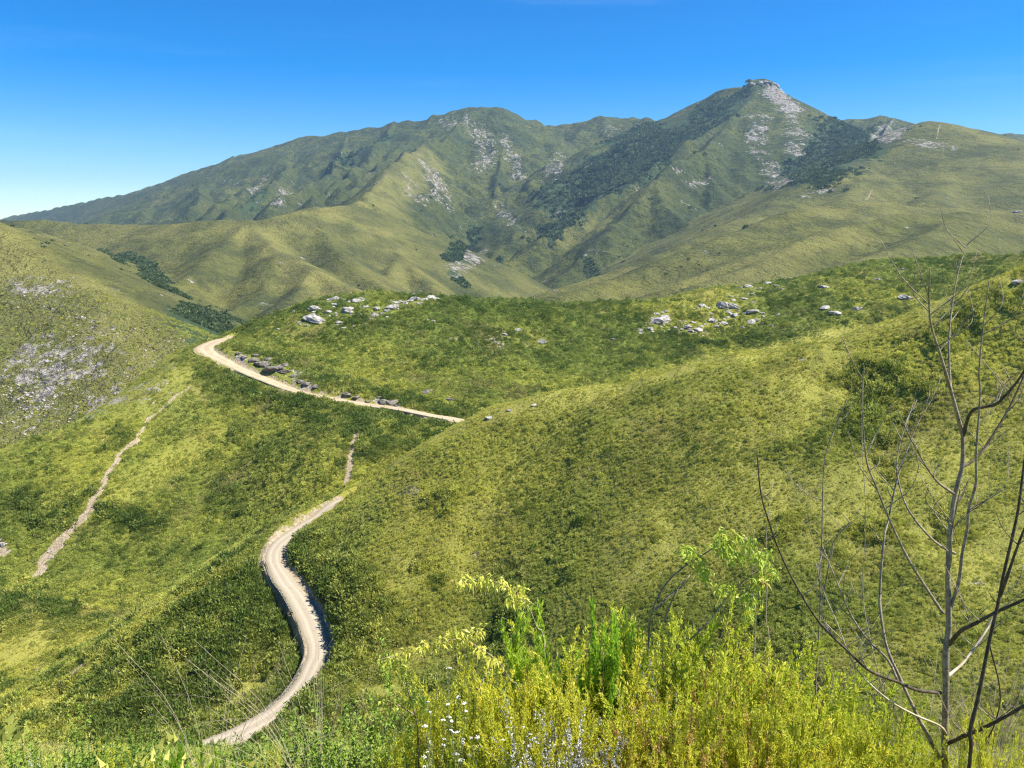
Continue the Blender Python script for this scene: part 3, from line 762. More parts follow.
A4 = [(244,358,9),(252,362,12),(262,366,16),(272,370,18),(283,373,14),(292,377,10),(238,354,8),(300,383,8),(306,385,10),(316,388,6),(347,396,10),(356,399,8),(368,403,9),(383,404,12),(391,405,14),(398,407,8),(412,408,6),(255,356,8),(268,360,9),(284,366,8),(425,393,9),(430,391,6),(450,400,9),(378,398,8)]
boulders(A4, 'grey rocks of the cutting above the upper road', {(272,370): 'biggest dark ledge of the road cutting, just right of the hairpin bend'}, 'weathered grey rock in the cutting above the upper gravel road', RKD, 'rock', 'cutting_rock', .62)

# ------------------------------------------------------------------ dry stone walls that hold the road
def wall_material():
    m, T = new_mat('dry_stone')
    out = T.add('ShaderNodeOutputMaterial'); bs = T.add('ShaderNodeBsdfPrincipled', i_Roughness=.95)
    pos = T.add('ShaderNodeNewGeometry').outputs['Position']
    vo = T.add('ShaderNodeTexVoronoi', i_Scale=2.2); T.con(pos, vo.inputs['Vector'])
    vd = T.add('ShaderNodeTexVoronoi', i_Scale=2.2, feature='DISTANCE_TO_EDGE'); T.con(pos, vd.inputs['Vector'])
    sp = T.add('ShaderNodeSeparateColor'); T.con(vo.outputs['Color'], sp.inputs[0])
    c = T.mix(sp.outputs[0], (.13, .115, .095), (.30, .265, .21))
    c = T.mix(T.ramp(vd.outputs['Distance'], .02, .08, 1, 0), c, (.03, .027, .022))
    c = T.mix(T.ramp(T.noise(pos, .5, 4, .7), .52, .62), c, (.07, .09, .03))
    T.con(c, bs.inputs['Base Color'])
    b = T.add('ShaderNodeBump', i_Strength=1, i_Distance=.12); T.con(T.ramp(vd.outputs['Distance'], 0, .15), b.inputs['Height']); T.con(b.outputs[0], bs.inputs['Normal'])
    T.con(bs.outputs[0], out.inputs[0]); return m
M_WALL = wall_material()
def wall(i0, i1, side, hgt, label):
    P = ROADF[i0:i1]; n = len(P); fade = np.clip(np.minimum(np.arange(n), np.arange(n)[::-1]) / 6, .2, 1)
    w_ = wid[i0:i1]
    rgh = fbm(np.arange(n) / 2.5, np.zeros(n), 3) * .25
    o0 = side * (w_ * 1.0 + .35); o1 = side * (w_ + .85 + rgh * .3); o2 = side * (w_ + .85 + hgt * .22 + rgh)
    V, F = ribbon(P, [o0 - side * .3, o0, o1, o2, o2 - side * 1.6], [np.full(n, -.5)] + [np.zeros(n)] * 4)
    V = V.reshape(n, 5, 3); z = P[:, 2]
    V[:, 0, 2] = z - .6; V[:, 1, 2] = z + .16 + rgh * .3; V[:, 2, 2] = z + .14 + rgh * .3; V[:, 3, 2] = z - hgt * fade; V[:, 4, 2] = z - hgt * fade - .4
    # long face in rows of stones
    link('stone_wall', mesh_from('stone_wall', V.reshape(-1, 3), F, M_WALL, False), label=label, cat='stone wall', group='dry stone walls under the road')
def idx_near(px, py, d):
    q = np.array(pt(px, py, d)); return int(np.argmin(np.hypot(ROADF[:, 0] - q[0], ROADF[:, 1] - q[1])))
# the downhill side is the left of the line on the lower road, the left again on the upper road coming back
def downside(i):
    t = ROADF[min(i + 2, len(ROADF) - 1), :2] - ROADF[i - 2, :2]; t /= np.linalg.norm(t); nn = np.array([-t[1], t[0]]); p = ROADF[i, :2]
    hl = height(np.array([p[0] + nn[0] * 9]), np.array([p[1] + nn[1] * 9]))[0]; hr_ = height(np.array([p[0] - nn[0] * 9]), np.array([p[1] - nn[1] * 9]))[0]
    return 1 if hl < hr_ else -1
for (a, b, hgt, lab) in (((305,610,173), (270,556,192), 3.2, 'dry stone retaining wall in shade on the outside of the lower bend'), ((284,720,138), (317,662,156), 1.2, 'low dry stone wall edging the nearest stretch of road'),
                      ((450,419,299), (345,401,311), 2.2, 'dry stone wall holding up the right half of the upper road'), ((335,399,313), (240,369,338), 2.4, 'dry stone wall holding up the upper road below the hairpin')):
    i0, i1 = sorted((idx_near(*a), idx_near(*b))); wall(i0, i1, downside((i0 + i1) // 2), hgt, lab)
print('rocks, walls', round(time.time() - T0, 1))

# ================================================================== ground cover: instanced over point clouds (nobody could count it)
def leaf_clump(seed, n, size, flat=1.0, lw=.35, spread=1.0, up=.4):
    """a dome of small leaf faces; unit radius"""
    rg_ = np.random.default_rng(seed)
    d = rg_.normal(size=(n, 3)); d[:, 2] = np.abs(d[:, 2]); d /= np.linalg.norm(d, axis=1, keepdims=True)
    lump = 1 + .28 * np.sin(d[:, 0] * 5 + seed) * np.cos(d[:, 1] * 4 + seed * 2)
    rad = rg_.uniform(.45, 1, n) ** .6 * lump
    c = d * rad[:, None] * np.array([spread, spread, flat])
    a = d + rg_.normal(size=(n, 3)) * .6 + np.array([0, 0, up]); a /= np.linalg.norm(a, axis=1, keepdims=True)
    b = np.cross(a, rg_.normal(size=(n, 3))); b /= np.linalg.norm(b, axis=1, keepdims=True)
    L = size * rg_.uniform(.7, 1.4, n)[:, None]
    V = np.stack([c - b * L * lw, c + a * L * .6 - b * L * lw * .2, c + a * L * 1.2, c + b * L * lw], 1)
    F = np.arange(4 * n).reshape(n, 4)
    return V.reshape(-1, 3), F

def tuft(seed, n, width=.05, bend=.5):
    rg_ = np.random.default_rng(seed)
    az = rg_.uniform(0, 6.283, n); r0 = rg_.uniform(0, .25, n); ln = rg_.uniform(.6, 1.25, n); lean = rg_.uniform(.1, 1, n) * bend
    dx, dy = np.cos(az), np.sin(az)
    V = []
    base = np.stack([dx * r0, dy * r0, 0 * dx - .05], 1); sdv = np.stack([-dy, dx, 0 * dx], 1) * width
    mid = base + np.stack([dx * lean * .35 * ln, dy * lean * .35 * ln, ln * .6], 1); tip = base + np.stack([dx * lean * ln, dy * lean * ln, ln * (1 - .3 * lean)], 1)
    V = np.stack([base - sdv, base + sdv, mid + sdv * .8, mid - sdv * .8, tip, tip + sdv * .1], 1).reshape(-1, 3)
    k = np.arange(n) * 6
    F = np.concatenate([np.stack([k, k + 1, k + 2, k + 3], 1), np.stack([k + 3, k + 2, k + 5, k + 4], 1)])
    return V, F

def scatter(name, pts, scl, tone, protos, label, cat, dry_lit=None):
    """one object whose points carry instances of the prototype meshes"""
    me = bpy.data.meshes.new(name); me.vertices.add(len(pts)); me.vertices.foreach_set('co', np.ascontiguousarray(pts, np.float32).ravel())
    attr(me, 'scl', scl); attr(me, 'tone', tone)
    if dry_lit is not None: attr(me, 'dry_lit', dry_lit)
    o = link(name, me, label=label, cat=cat, kind='stuff')
    pc = bpy.data.collections.new(name + '_kinds')
    for k, pm in enumerate(protos):
        po = bpy.data.objects.new(name + '_kind', pm); pc.objects.link(po)
    ng = bpy.data.node_groups.new(name, 'GeometryNodeTree')
    ng.interface.new_socket('Geometry', in_out='INPUT', socket_type='NodeSocketGeometry'); ng.interface.new_socket('Geometry', in_out='OUTPUT', socket_type='NodeSocketGeometry')
    N_ = ng.nodes; Lk = ng.links.new
    gi = N_.new('NodeGroupInput'); go = N_.new('NodeGroupOutput')
    ci = N_.new('GeometryNodeCollectionInfo'); ci.inputs[0].default_value = pc; ci.inputs['Separate Children'].default_value = True; ci.inputs['Reset Children'].default_value = True
    ip = N_.new('GeometryNodeInstanceOnPoints'); ip.inputs['Pick Instance'].default_value = True
    rv = N_.new('FunctionNodeRandomValue'); rv.data_type = 'FLOAT_VECTOR'; rv.inputs[0].default_value = (-.22, -.22, 0); rv.inputs[1].default_value = (.22, .22, 6.283)
    na = N_.new('GeometryNodeInputNamedAttribute'); na.data_type = 'FLOAT'; na.inputs[0].default_value = 'scl'
    Lk(gi.outputs[0], ip.inputs['Points']); Lk(ci.outputs[0], ip.inputs['Instance']); Lk(rv.outputs[0], ip.inputs['Rotation']); Lk(na.outputs[0], ip.inputs['Scale']); Lk(ip.outputs[0], go.inputs[0])
    md = o.modifiers.new('cover', 'NODES'); md.node_group = ng
    return o

def protos_leaf(mat, n, size, seeds, **kw):
    out = []
    for s_ in seeds:
        V, F = leaf_clump(s_, n, size, **kw); out.append(mesh_from('clump', V, F, mat, False))
    return out

def field(n, a0, a1, d0, d1, power=0.0):
    a = rng.uniform(a0, a1, n); u = rng.random(n)
    d = np.exp(math.log(d0) + u * math.log(d1 / d0))
    return np.tan(np.radians(a)) * d, d

# ---- heath over the near hills
n = 1150000
X, Y = field(n, -39, 39, 46, 600)
Z, ID = height(X, Y, True)
keep = visible(X, Y, Z + 1.5, .012) & (ID <= 4)
X, Y, Z, ID = X[keep], Y[keep], Z[keep], ID[keep]
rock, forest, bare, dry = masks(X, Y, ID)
rd = np.full(X.shape, 99.0)
for i in range(0, len(ROADF), 2): rd = np.minimum(rd, np.hypot(X - ROADF[i, 0], Y - ROADF[i, 1]))
patch = fbm(X / 22 + 4, Y / 22, 4); fine = fbm(X / 5, Y / 5, 3)
dens = .80 + patch * .35 + fine * .5 - dry * .45
bush = np.clip(1 - np.abs(rd - 9) / 9, 0, 1)             # taller green bush along the road
gul = np.zeros(X.shape); lush = line_mask(X, Y, [(120,700),(190,660),(250,600),(270,640),(250,700),(180,700)], 20, wob=12)
for P, r_ in (([(200,640),(230,600),(255,620)], 14), ([(130,715),(200,712),(260,690)], 14), ([(40,600),(90,640),(140,650),(60,660)], 10), ([(130,700),(60,700),(0,690)], 9), ([(400,420),(380,440),(440,430)], 9), ([(330,420),(300,405),(360,425)], 8), ([(230,390),(215,380),(250,400)], 7),
              ([(300,620),(350,650),(330,700),(400,720)], 12), ([(860,380),(900,400),(880,430)], 6), ([(100,450),(130,430)], 3), ([(60,510),(100,500)], 6), ([(0,600),(30,620)], 8), ([(870,540),(930,530)], 5), ([(980,290),(1010,300),(960,330)], 6), ([(585,520)], 2), ([(640,540),(648,548)], 3), ([(700,520)], 2), ([(560,560),(575,566)], 2.5), ([(420,565),(432,575)], 2.5), ([(480,640),(520,630)], 4), ([(960,640)], 3), ([(770,540),(780,520)], 3), ([(880,440),(900,470)], 3), ([(430,500),(450,505)], 2), ([(545,320)], 3), ([(460,300),(480,310)], 3), ([(700,345),(760,335)], 3), ([(240,430),(230,450)], 3), ([(100,505),(150,520)], 4), ([(20,500),(40,520)], 4)):  # dark scrub; the patch by the right-hand crest also paints the shadow there
    gul = np.maximum(gul, line_mask(X, Y, P, r_, wob=8))
gul = gul * np.clip(.55 + fine * 1.2, 0, 1)
tone = np.clip((ID == 3) * (.12 + .26 * np.clip((Y - 320) / 60, 0, 1)) + gul * .6 + bush * .45 + lush * .3 - (ID == 2) * .12 * (1 - lush) + np.clip(fbm(X / 9 + 50, Y / 9, 3) * 2.0 - .35, 0, .5) + np.clip(patch * 1.5 - .2, 0, .35) + rng.normal(0, .18, len(X)), 0, 1) * (1 - .5 * dry)
ok = (rng.random(len(X)) < dens + gul * .6 + bush * .3 - lush * .45) & (rd > 4.0) & (bare < .62) & (rng.random(len(X)) > (bare - .2) * 1.8) & (rng.random(len(X)) > rock * .75)
ok &= ~((ID == 4) & (rng.random(len(X)) < .5))
X, Y, Z, ID, rd, patch, gul, bush, tone, dry, lush = [q[ok] for q in (X, Y, Z, ID, rd, patch, gul, bush, tone, dry, lush)]
scl = (.22 + .00085 * Y) * rng.lognormal(0, .42, len(X)) * (1 + gul * .9 + bush * .5 + lush * 1.3 - dry * .3)
big_ = rng.random(len(X)) < np.where(ID == 3, .06, .04) * (1 - dry); scl = np.where(big_, scl * 1.9, scl); tone = np.where(big_, np.clip(tone + .5, 0, 1), tone)
for bx_, by_, bw_ in BPOS: scl = np.where(np.hypot(X - bx_, Y - by_ + bw_ * .6) < bw_ * 1.15, scl * .6, scl)
cl = np.clip((rd - 3.2) / 2.2, .35, 1); scl = np.minimum(scl * cl, 2.6) * np.where((ID == 2) & (lush < .3) & (gul < .3), .68, .88)
PTS = np.stack([X, Y, Z - scl * .12], 1)
heath = protos_leaf(M_SHRUB, 170, .22, range(1, 6), flat=1.05, lw=.45) + protos_leaf(M_SHRUB, 130, .30, range(7, 9), flat=1.4, lw=.3, up=1.0)
for code, nm_, lab in ((2, 'hillside_heath', 'low heath and grass tufts covering the near hillside'), (3, 'ridge_heath', 'low heath bushes covering the middle ridge'),
                       (1, 'slope_heath', 'heath on the ground below the viewpoint'), (4, 'hill_heath', 'sparse heath on the scree hill at the left')):
    s_ = ID == code
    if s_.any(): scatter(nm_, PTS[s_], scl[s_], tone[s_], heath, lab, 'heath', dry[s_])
print('heath', len(X), round(time.time() - T0, 1))

# ---- scree on the left hill and stones along the washed out strips
def stones(name, polys, n, size, label, near=False):
    X, Y = field(n, -38, 38, 150, 820); 
    m = np.zeros(n)
    for P, k in polys: m = np.maximum(m, k * (poly_mask(X, Y, P, 6, 18) if not near else line_mask(X, Y, P[0], P[1], wob=6)))
    cl = fbm(X / 11, Y / 11, 4)
    ok = (rng.random(n) < m * np.clip(-.1 + cl * 3.0, 0, 1)); X, Y = X[ok], Y[ok]
    Z, ID = height(X, Y, True); ok = (ID == 4) != near; X, Y, Z = X[ok], Y[ok], Z[ok]; s = size * rng.lognormal(0, .55, len(X))
    s = np.minimum(s, size * 3)
    scatter(name, np.stack([X, Y, Z], 1), s, 0 * s, RKS if not near else RK[4:7], label, 'stones'); print(name, len(X))
stones('scree', [(p[0], p[3]) for p in ROCKS] , 260000, .48, 'pale scree scattered over the hill at the left edge')
stones('gully_stones', [(b, .9) for b in BARES[:5]] + [(([(240,362),(292,376)], 5), .6), (([(300,386),(400,402)], 4), .5)], 200000, .28, 'loose stones in the washed out strips of the ridge', near=True)

# ---- the forest in the mountain gullies
n = 420000
X, Y = field(n, -36, 36, 650, 4200)
Z, ID = height(X, Y, True)
ok = visible(X, Y, Z + 6, .004) & (ID >= 4); X, Y, Z, ID = X[ok], Y[ok], Z[ok], ID[ok]
rock, forest, bare, dry = masks(X, Y, ID)
sp_ = fbm(X / 120 + 9, Y / 120, 4)
ok = (rng.random(len(X)) < np.clip((forest + (sp_ * .45)) * 1.9 - .75, 0, 1) * (forest > .10) + .003 * (sp_ > .22)) & (rock < .7)
X, Y, Z, ID = X[ok], Y[ok], Z[ok], ID[ok]
s = np.clip(Y * .0017, 1.6, 5.6) * rng.lognormal(0, .3, len(X))
scatter('mountain_forest', np.stack([X, Y, Z - s * .1], 1), s, 0 * s, protos_leaf(M_FOREST, 60, .5, range(30, 34), flat=.95, lw=.5, up=.2), 'dark forest filling the gullies and hollows of the mountain', 'forest')
print('forest', len(X), round(time.time() - T0, 1))

# ---- cliffs of the summit
for k, (x, y, w_) in enumerate([(752,83,9),(760,81,10),(768,82,9),(775,87,8),(781,93,7),(786,99,7),(791,105,6),(765,88,8),(772,95,7),(778,101,6),(745,86,6),(757,88,6)]):
    h = pt(x, y + 2, 2985); w2 = w_ / F_PX * 2985 * .42; g = gz(h[0], h[1] - 10)
    o = link('crag', RK[k % 9], label=('highest blocky crag on top of the main summit' if k == 1 else 'small rocky crag at the left end of the summit block' if k == 10 else 'pale crag of the cliff band falling to the right of the main summit'), cat='crag', group='crags of the summit')
    o.location = (h[0], h[1] - 10, g - w2 * .3); o.scale = (w2 * 1.3, w2, w2 * (1.0 + .5 * math.sin(k * 2.3))); o.rotation_euler = (.2 * math.sin(k), .3 * math.cos(k * 2), k)

# ================================================================== plants by the viewpoint
def tube(pts, r0, r1, sides=6, cap=True, knob=0.0, seed=0):
    P = smooth_poly(pts, 4) if len(pts) > 2 else np.array(pts, float)
    n = len(P); rd = random.Random(seed)
    t = np.gradient(P, axis=0); t /= np.linalg.norm(t, axis=1, keepdims=True) + 1e-9
    ref = np.array([.31, .2, .93]); 
    L = np.r_[0, np.cumsum(np.linalg.norm(np.diff(P, axis=0), axis=1))]; L /= L[-1]
    V = []
    for i in range(n):
        a = np.cross(t[i], ref); a /= np.linalg.norm(a) + 1e-9; b = np.cross(t[i], a)
        r = r0 + (r1 - r0) * L[i] ** .85
        r *= 1 + knob * (rd.random() - .3) * (1.6 if rd.random() < .25 else .5)
        for k in range(sides):
            w_ = 2 * math.pi * k / sides; V.append(P[i] + (a * math.cos(w_) + b * math.sin(w_)) * r)
    F = []
    for i in range(n - 1):
        for k in range(sides):
            k2 = (k + 1) % sides; F.append((i * sides + k, i * sides + k2, (i + 1) * sides + k2, (i + 1) * sides + k))
    if cap: 
        V.append(P[-1] + t[-1] * r1); e = len(V) - 1; m = (n - 1) * sides
        for k in range(sides): F.append((m + k, m + (k + 1) % sides, e, e))
    return np.array(V), np.array(F)
def merge(lst):
    V, F, o = [], [], 0
    for v, f in lst: V.append(v); F.append(f + o); o += len(v)
    return np.concatenate(V), np.concatenate(F)
def fix(name, V, F, mat, smooth=True):
    """quads whose last corner repeats become triangles"""
    me = bpy.data.meshes.new(name)
    fs = [tuple(f[:3]) if f[2] == f[3] else tuple(f) for f in F.tolist()]
    me.from_pydata(V.tolist(), [], fs); me.polygons.foreach_set('use_smooth', [smooth] * len(fs)); me.materials.append(mat); me.update()
    return me

M_BARK = plain_material('bark', (.20, .165, .115), (.38, .32, .23), 30, .8, .8, .006, (.06, .048, .033))
M_BARKD = plain_material('dark_shaded_bark', (.06, .048, .034), (.12, .095, .065), 30, .8, .6, .004)  # for bush stems, and painted on tree limbs that lie in shade
M_TWIG = plain_material('dry_twig', (.38, .32, .22), (.55, .47, .34), 12, .8)
D0 = 3.6
def br(pl, d0=D0, d1=None):
    """branch line: view places at distances running from d0 to d1"""
    d1 = d0 if d1 is None else d1; n = len(pl)
    return [pt(x, y, d0 + (d1 - d0) * i / max(n - 1, 1)) for i, (x, y) in enumerate(pl)]

gy = gz(pt(946, 768, D0)[0], D0)
base = np.array([pt(946, 768, D0)[0], D0, gy])
tree = bpy.data.objects.new('bare_tree', None); COL.objects.link(tree); tree.location = base
tree['label'] = 'leafless young tree with thin forking branches rising at the right edge'; tree['category'] = 'tree'
def part(name, V, F, mat, parent, smooth=True, label=None):
    if isinstance(parent, bpy.types.Object): off = np.array(parent.location) if parent.type == 'EMPTY' else np.array(parent.parent.location) if parent.parent else np.zeros(3)
    me = fix(name, V - off, F, mat, smooth)
    o = link(name, me, parent); 
    if label: o['label'] = label
    return o
PX = lambda w_: w_ / F_PX * D0 / 2      # half width in metres of something w_ wide in the view
V, F = tube([tuple(base - np.array([0, 0, .15]))] + br([(946,800),(946,768),(945,734),(946,693),(946,651),(949,623),(948,568),(953,505),(962,467),(963,436)]), PX(10.5), PX(3.8), 9, knob=.22, seed=1)
trunk = part('trunk', V, F, M_BARK, tree)
BR = [
 ([(963,436),(952,395),(941,357),(931,325),(929,296),(930,268)], 5, 1.5, D0, 3.3, 0),
 ([(952,396),(950,378),(949,337),(954,293),(960,266),(967,244)], 3.2, 1.0, D0, 3.9, 0),
 ([(963,436),(971,412),(985,407),(999,402),(1023,373),(1045,330)], 4.6, 1.8, D0, 3.2, 1),
 ([(951,608),(959,580),(962,555),(967,530),(969,508),(976,483),(976,455),(980,395),(979,372),(983,328),(989,281)], 4.6, 1.2, D0, 3.35, 0),
 ([(962,467),(976,458),(995,432),(1013,400),(1035,350)], 3.8, 1.6, D0, 3.8, 1),
 ([(954,494),(934,478),(912,441),(898,411)], 3.2, 1.0, D0, 3.2, 0),
 ([(956,554),(934,541),(909,511),(899,483),(897,460),(904,430),(917,400)], 3.2, 1.0, D0, 4.0, 0),
 ([(944,613),(940,609),(923,583),(906,555),(888,516),(876,486),(866,458),(862,400),(864,370)], 4.2, 1.0, D0, 3.3, 0),
 ([(941,693),(917,690),(898,682),(870,671),(851,654),(820,623),(798,589),(781,555),(770,525),(761,494),(757,453)], 4.6, 1.3, D0, 3.1, 1),
 ([(898,682),(888,660),(868,640),(851,615),(838,585),(822,545)], 3.4, 1.2, 3.5, 3.7, 0),
 ([(940,759),(917,715),(899,676),(887,648),(881,615),(880,590),(884,539),(888,522),(897,480),(906,453),(917,425),(931,400),(941,377)], 5.6, 1.0, D0, 4.1, 0),
 ([(948,737),(940,726),(915,715),(890,701),(865,679),(851,659),(837,623),(823,590),(815,560)], 3.0, 1.0, D0, 3.3, 2),
 ([(949,644),(955,637),(962,630),(976,623),(998,611),(1023,600),(1050,586)], 5.5, 3.0, D0, 3.3, 1),
 ([(948,676),(954,671),(962,664),(970,654),(984,634),(991,621),(1000,598),(1009,570)], 4.2, 2.0, D0, 3.9, 2),
 ([(946,744),(956,740),(966,735),(981,729),(1003,718),(1024,706),(1050,694)], 5.4, 3.5, D0, 3.3, 1),
 ([(946,580),(951,560),(951,535),(956,510),(960,490)], 2.6, 1.4, D0, 3.4, 0),
]
for k, (pl, w0, w1, d0, d1, shade) in enumerate(BR):
    V, F = tube(br(pl, d0, d1), PX(w0 * .85), PX(w1 * .8), 7, knob=.2, seed=10 + k)
    b = part('branch', V, F, (M_BARK, M_BARKD, M_TWIG)[shade], tree)  # dark bark stands in for shaded limbs, pale twig colour for lit ones
    # short side twigs
    rd_ = random.Random(50 + k); tw = []
    for j in range(rd_.randint(5, 8)):
        i = rd_.randint(len(pl) // 3, len(pl) - 2); f = rd_.random()
        a = np.array(br(pl, d0, d1)[i]) * (1 - f) + np.array(br(pl, d0, d1)[i + 1]) * f
        L = rd_.uniform(.06, .30); dx = rd_.choice((-1, 1)) * rd_.uniform(.4, 1)
        tw.append(tube([a, a + np.array([dx * L * .5, rd_.uniform(-.3, .3) * L, L * .45]), a + np.array([dx * L * .75, rd_.uniform(-.4, .4) * L, L])], PX(1.3), PX(.6), 4, seed=j))
    for V, F in tw: link('twig', fix('twig', V - base, F, M_BARK), b)

def bare_stem(name, stems, label, cat, mat, group=None, sub=True):
    """a leafless plant: one Empty at its foot, every stem a part"""
    p0 = np.array(br(stems[0][0], stems[0][3], stems[0][4])[0]); g = gz(p0[0], p0[1])
    e = bpy.data.objects.new(name, None); COL.objects.link(e); e.location = (p0[0], p0[1], g); e['label'] = label; e['category'] = cat
    if group: e['group'] = group
    for k, (pl, w0, w1, d0, d1) in enumerate(stems):
        P = br(pl, d0, d1)
        if k == 0: P = [(p0[0], p0[1], g - .05)] + P
        V, F = tube(P, PX(w0), PX(w1), 6, knob=.15, seed=k + 3)
        o = link('stem', fix('stem', V - np.array(e.location), F, mat), e)
        rd_ = random.Random(len(pl) * 7 + k); tw = []
        for j in range(4):
            a = np.array(P[rd_.randint(len(P) // 2, len(P) - 1)]); L = rd_.uniform(.05, .16); s_ = rd_.choice((-1, 1))
            tw.append(tube([a, a + np.array([s_ * L * .5, 0, L * .5]), a + np.array([s_ * L * .7, .02, L])], PX(1.2), PX(.5), 4))
        for V, F in tw: link('twig', fix('twig', V - np.array(e.location), F, mat), o)
    return e
bare_stem('bare_sapling', [([(970,760),(970,732),(978,698),(989,643),(998,604),(1003,577),(1017,516),(1023,472),(1030,420)], 5.5, 2.0, 3.3, 3.3), ([(1000,596),(1007,577),(1018,545),(1032,510)], 3.5, 1.5, 3.3, 3.1),
                          ([(989,643),(1000,690),(996,720),(985,745)], 1.6, 1.2, 3.3, 3.5)], 'thick leaning bare sapling right of the bare tree, cut off by the right edge', 'sapling', M_BARKD)
bare_stem('bare_sapling', [([(815,700),(816,680),(820,610),(820,572),(822,539),(823,483),(826,453),(836,425),(847,400)], 3.4, 1.2, 4.4, 4.4), ([(822,600),(828,570),(832,545),(843,530),(850,522)], 2, .9, 4.4, 4.3),
                          ([(823,500),(808,495),(800,488)], 1.4, .7, 4.4, 4.5)], 'straight thin bare shoot left of the bare tree, behind the yellow green bush', 'sapling', M_BARK)
bare_stem('bare_sapling', [([(884,700),(880,680),(863,600),(866,520),(862,440),(864,366)], 2.0, .8, 4.8, 4.6)], 'very thin pale upright shoot just left of the bare tree', 'sapling', M_TWIG)
bare_stem('bare_sapling', [([(768,660),(766,620),(767,580),(766,540),(770,500)], 2.2, 1.0, 4.6, 4.6)], 'thin upright bare shoot in front of the leafy drooping branch', 'sapling', M_TWIG)
bare_stem('bare_sapling', [([(755,640),(753,600),(752,560),(754,530)], 2.0, 1.0, 4.5, 4.5)], 'short pale bare shoot through the middle of the leafy branch', 'sapling', M_TWIG)

# ---- leaves
def blade_leaves(centres, dirs, L, W, seed, droop=.3):
    """folded lance-shaped leaves: 2 quads each"""
    rg_ = np.random.default_rng(seed); n = len(centres)
    d = dirs / (np.linalg.norm(dirs, axis=1, keepdims=True) + 1e-9)
    s = np.cross(d, rg_.normal(size=(n, 3))); s /= np.linalg.norm(s, axis=1, keepdims=True) + 1e-9
    u = np.cross(s, d)
    L = (L * rg_.uniform(.6, 1.3, n))[:, None]; W_ = W * rg_.uniform(.7, 1.2, n)[:, None]
    m = centres + d * L * .5; tip = centres + d * L - np.array([0, 0, 1]) * L * droop
    V = np.stack([centres, m + s * W_ + u * W_ * .35, tip, m - s * W_ + u * W_ * .35, m - u * W_ * .1], 1).reshape(-1, 3)
    k = np.arange(n) * 5
    F = np.concatenate([np.stack([k, k + 1, k + 2, k + 4], 1), np.stack([k, k + 4, k + 2, k + 3], 1)])
    return V, F

M_HEATHY = leaf_material('yellow_green_leaves', [(.48, .56, .045), (.72, .69, .08), (.58, .50, .09)], .5, rough=.45)
M_HEATHG = leaf_material('fresh_green_leaves', [(.32, .54, .045), (.50, .64, .07)], .5, rough=.45)
M_GREY = leaf_material('silver_leaves', [(.34, .35, .30), (.62, .62, .56), (.16, .17, .12)], .15)
M_RUST = leaf_material('rusty_leaves', [(.50, .30, .08), (.56, .46, .10), (.40, .17, .07)], .35)
M_DEEP = leaf_material('deep_green_leaves', [(.15, .25, .04), (.28, .40, .06)], .3)
M_BROAD = leaf_material('broad_leaves', [(.42, .52, .07), (.66, .64, .12), (.52, .28, .11)], .4, rough=.35)

def heath_bush(seed, h, w_, nst, mat, mat2=None, leaf=(.022, .0040), tight=.35, per=135):
    """an upright bush of many feathery stems: returns (foliage mesh, stem mesh)"""
    rg_ = np.random.default_rng(seed); C_, D_, st = [], [], []
    for i in range(nst):
        a = rg_.uniform(0, 6.283); r = w_ * math.sqrt(rg_.random()); bx = r * math.cos(a); by = r * math.sin(a)
        hh = h * rg_.uniform(.55, 1.0) * (1 - .35 * (r / w_) ** 2); lean = np.array([bx * .35 + rg_.normal() * .06, by * .35 + rg_.normal() * .06])
        p0 = np.array([bx * .35, by * .35, -.05]); p2 = np.array([bx + lean[0], by + lean[1], hh]); p1 = (p0 + p2) / 2 + np.array([bx * .25, by * .25, hh * .05])
        st.append(tube([p0, p1, p2], .004, .0012, 3, False))
        for side in range(rg_.integers(3, 7)):           # each stem carries side plumes
            t0 = rg_.uniform(.3, .95) if side else .3
            q = (1 - t0) ** 2 * p0 + 2 * t0 * (1 - t0) * p1 + t0 * t0 * p2
            ln = (hh * (1 - t0) * 1.0 if side == 0 else rg_.uniform(.10, .26))
            dr = (p2 - p0) / np.linalg.norm(p2 - p0) + (0 if side == 0 else 1) * rg_.normal(size=3) * np.array([.42, .42, .1]); dr /= np.linalg.norm(dr)
            m = int(per * ln * 2.2) + 8
            f = rg_.random(m); c = q + dr * (f * ln)[:, None] + rg_.normal(size=(m, 3)) * .004
            C_.append(c); v = rg_.normal(size=(m, 3)); v /= np.linalg.norm(v, axis=1, keepdims=True); D_.append(dr * (1.0) + v * tight * 2.2)
    C_ = np.concatenate(C_); D_ = np.concatenate(D_)
    V, F = blade_leaves(C_, D_, leaf[0], leaf[1], seed, .05)
    fm = mesh_from('foliage', V, F, mat, False)
    Vs, Fs = merge(st); sm = fix('stem', Vs, Fs, M_BARKD)
    return fm, sm

def place_bush(name, proto, px, d, top, label, group, cat='bush', rot=0.0, sx=1.0, hh=1.0):
    """stand a bush on the ground at a distance so that its top reaches a height in the view"""
    p = pt(px, top, d); g = gz(p[0], p[1]); sc = (p[2] - g) / hh
    e = bpy.data.objects.new(name, None); COL.objects.link(e); e.location = (p[0], p[1], g); e.rotation_euler = (0, 0, rot); e.scale = (sc * sx, sc * sx, sc)
    e['label'] = label; e['category'] = cat; e['group'] = group
    link('foliage', proto[0], e); link('stem', proto[1], e)
    return e
YB = [heath_bush(i, 1.0, .32, 88, M_HEATHY) for i in (1, 2, 3)]
GB = [heath_bush(i, 1.0, .12, 12, M_HEATHG, leaf=(.026, .0040), tight=.2, per=230) for i in (4, 5)]
SB = [heath_bush(i, 1.0, .38, 34, M_GREY, leaf=(.013, .0055), tight=.7, per=70) for i in (6,)]
RB = [heath_bush(i, 1.0, .30, 34, M_RUST, leaf=(.018, .0042), tight=.5, per=120) for i in (7,)]
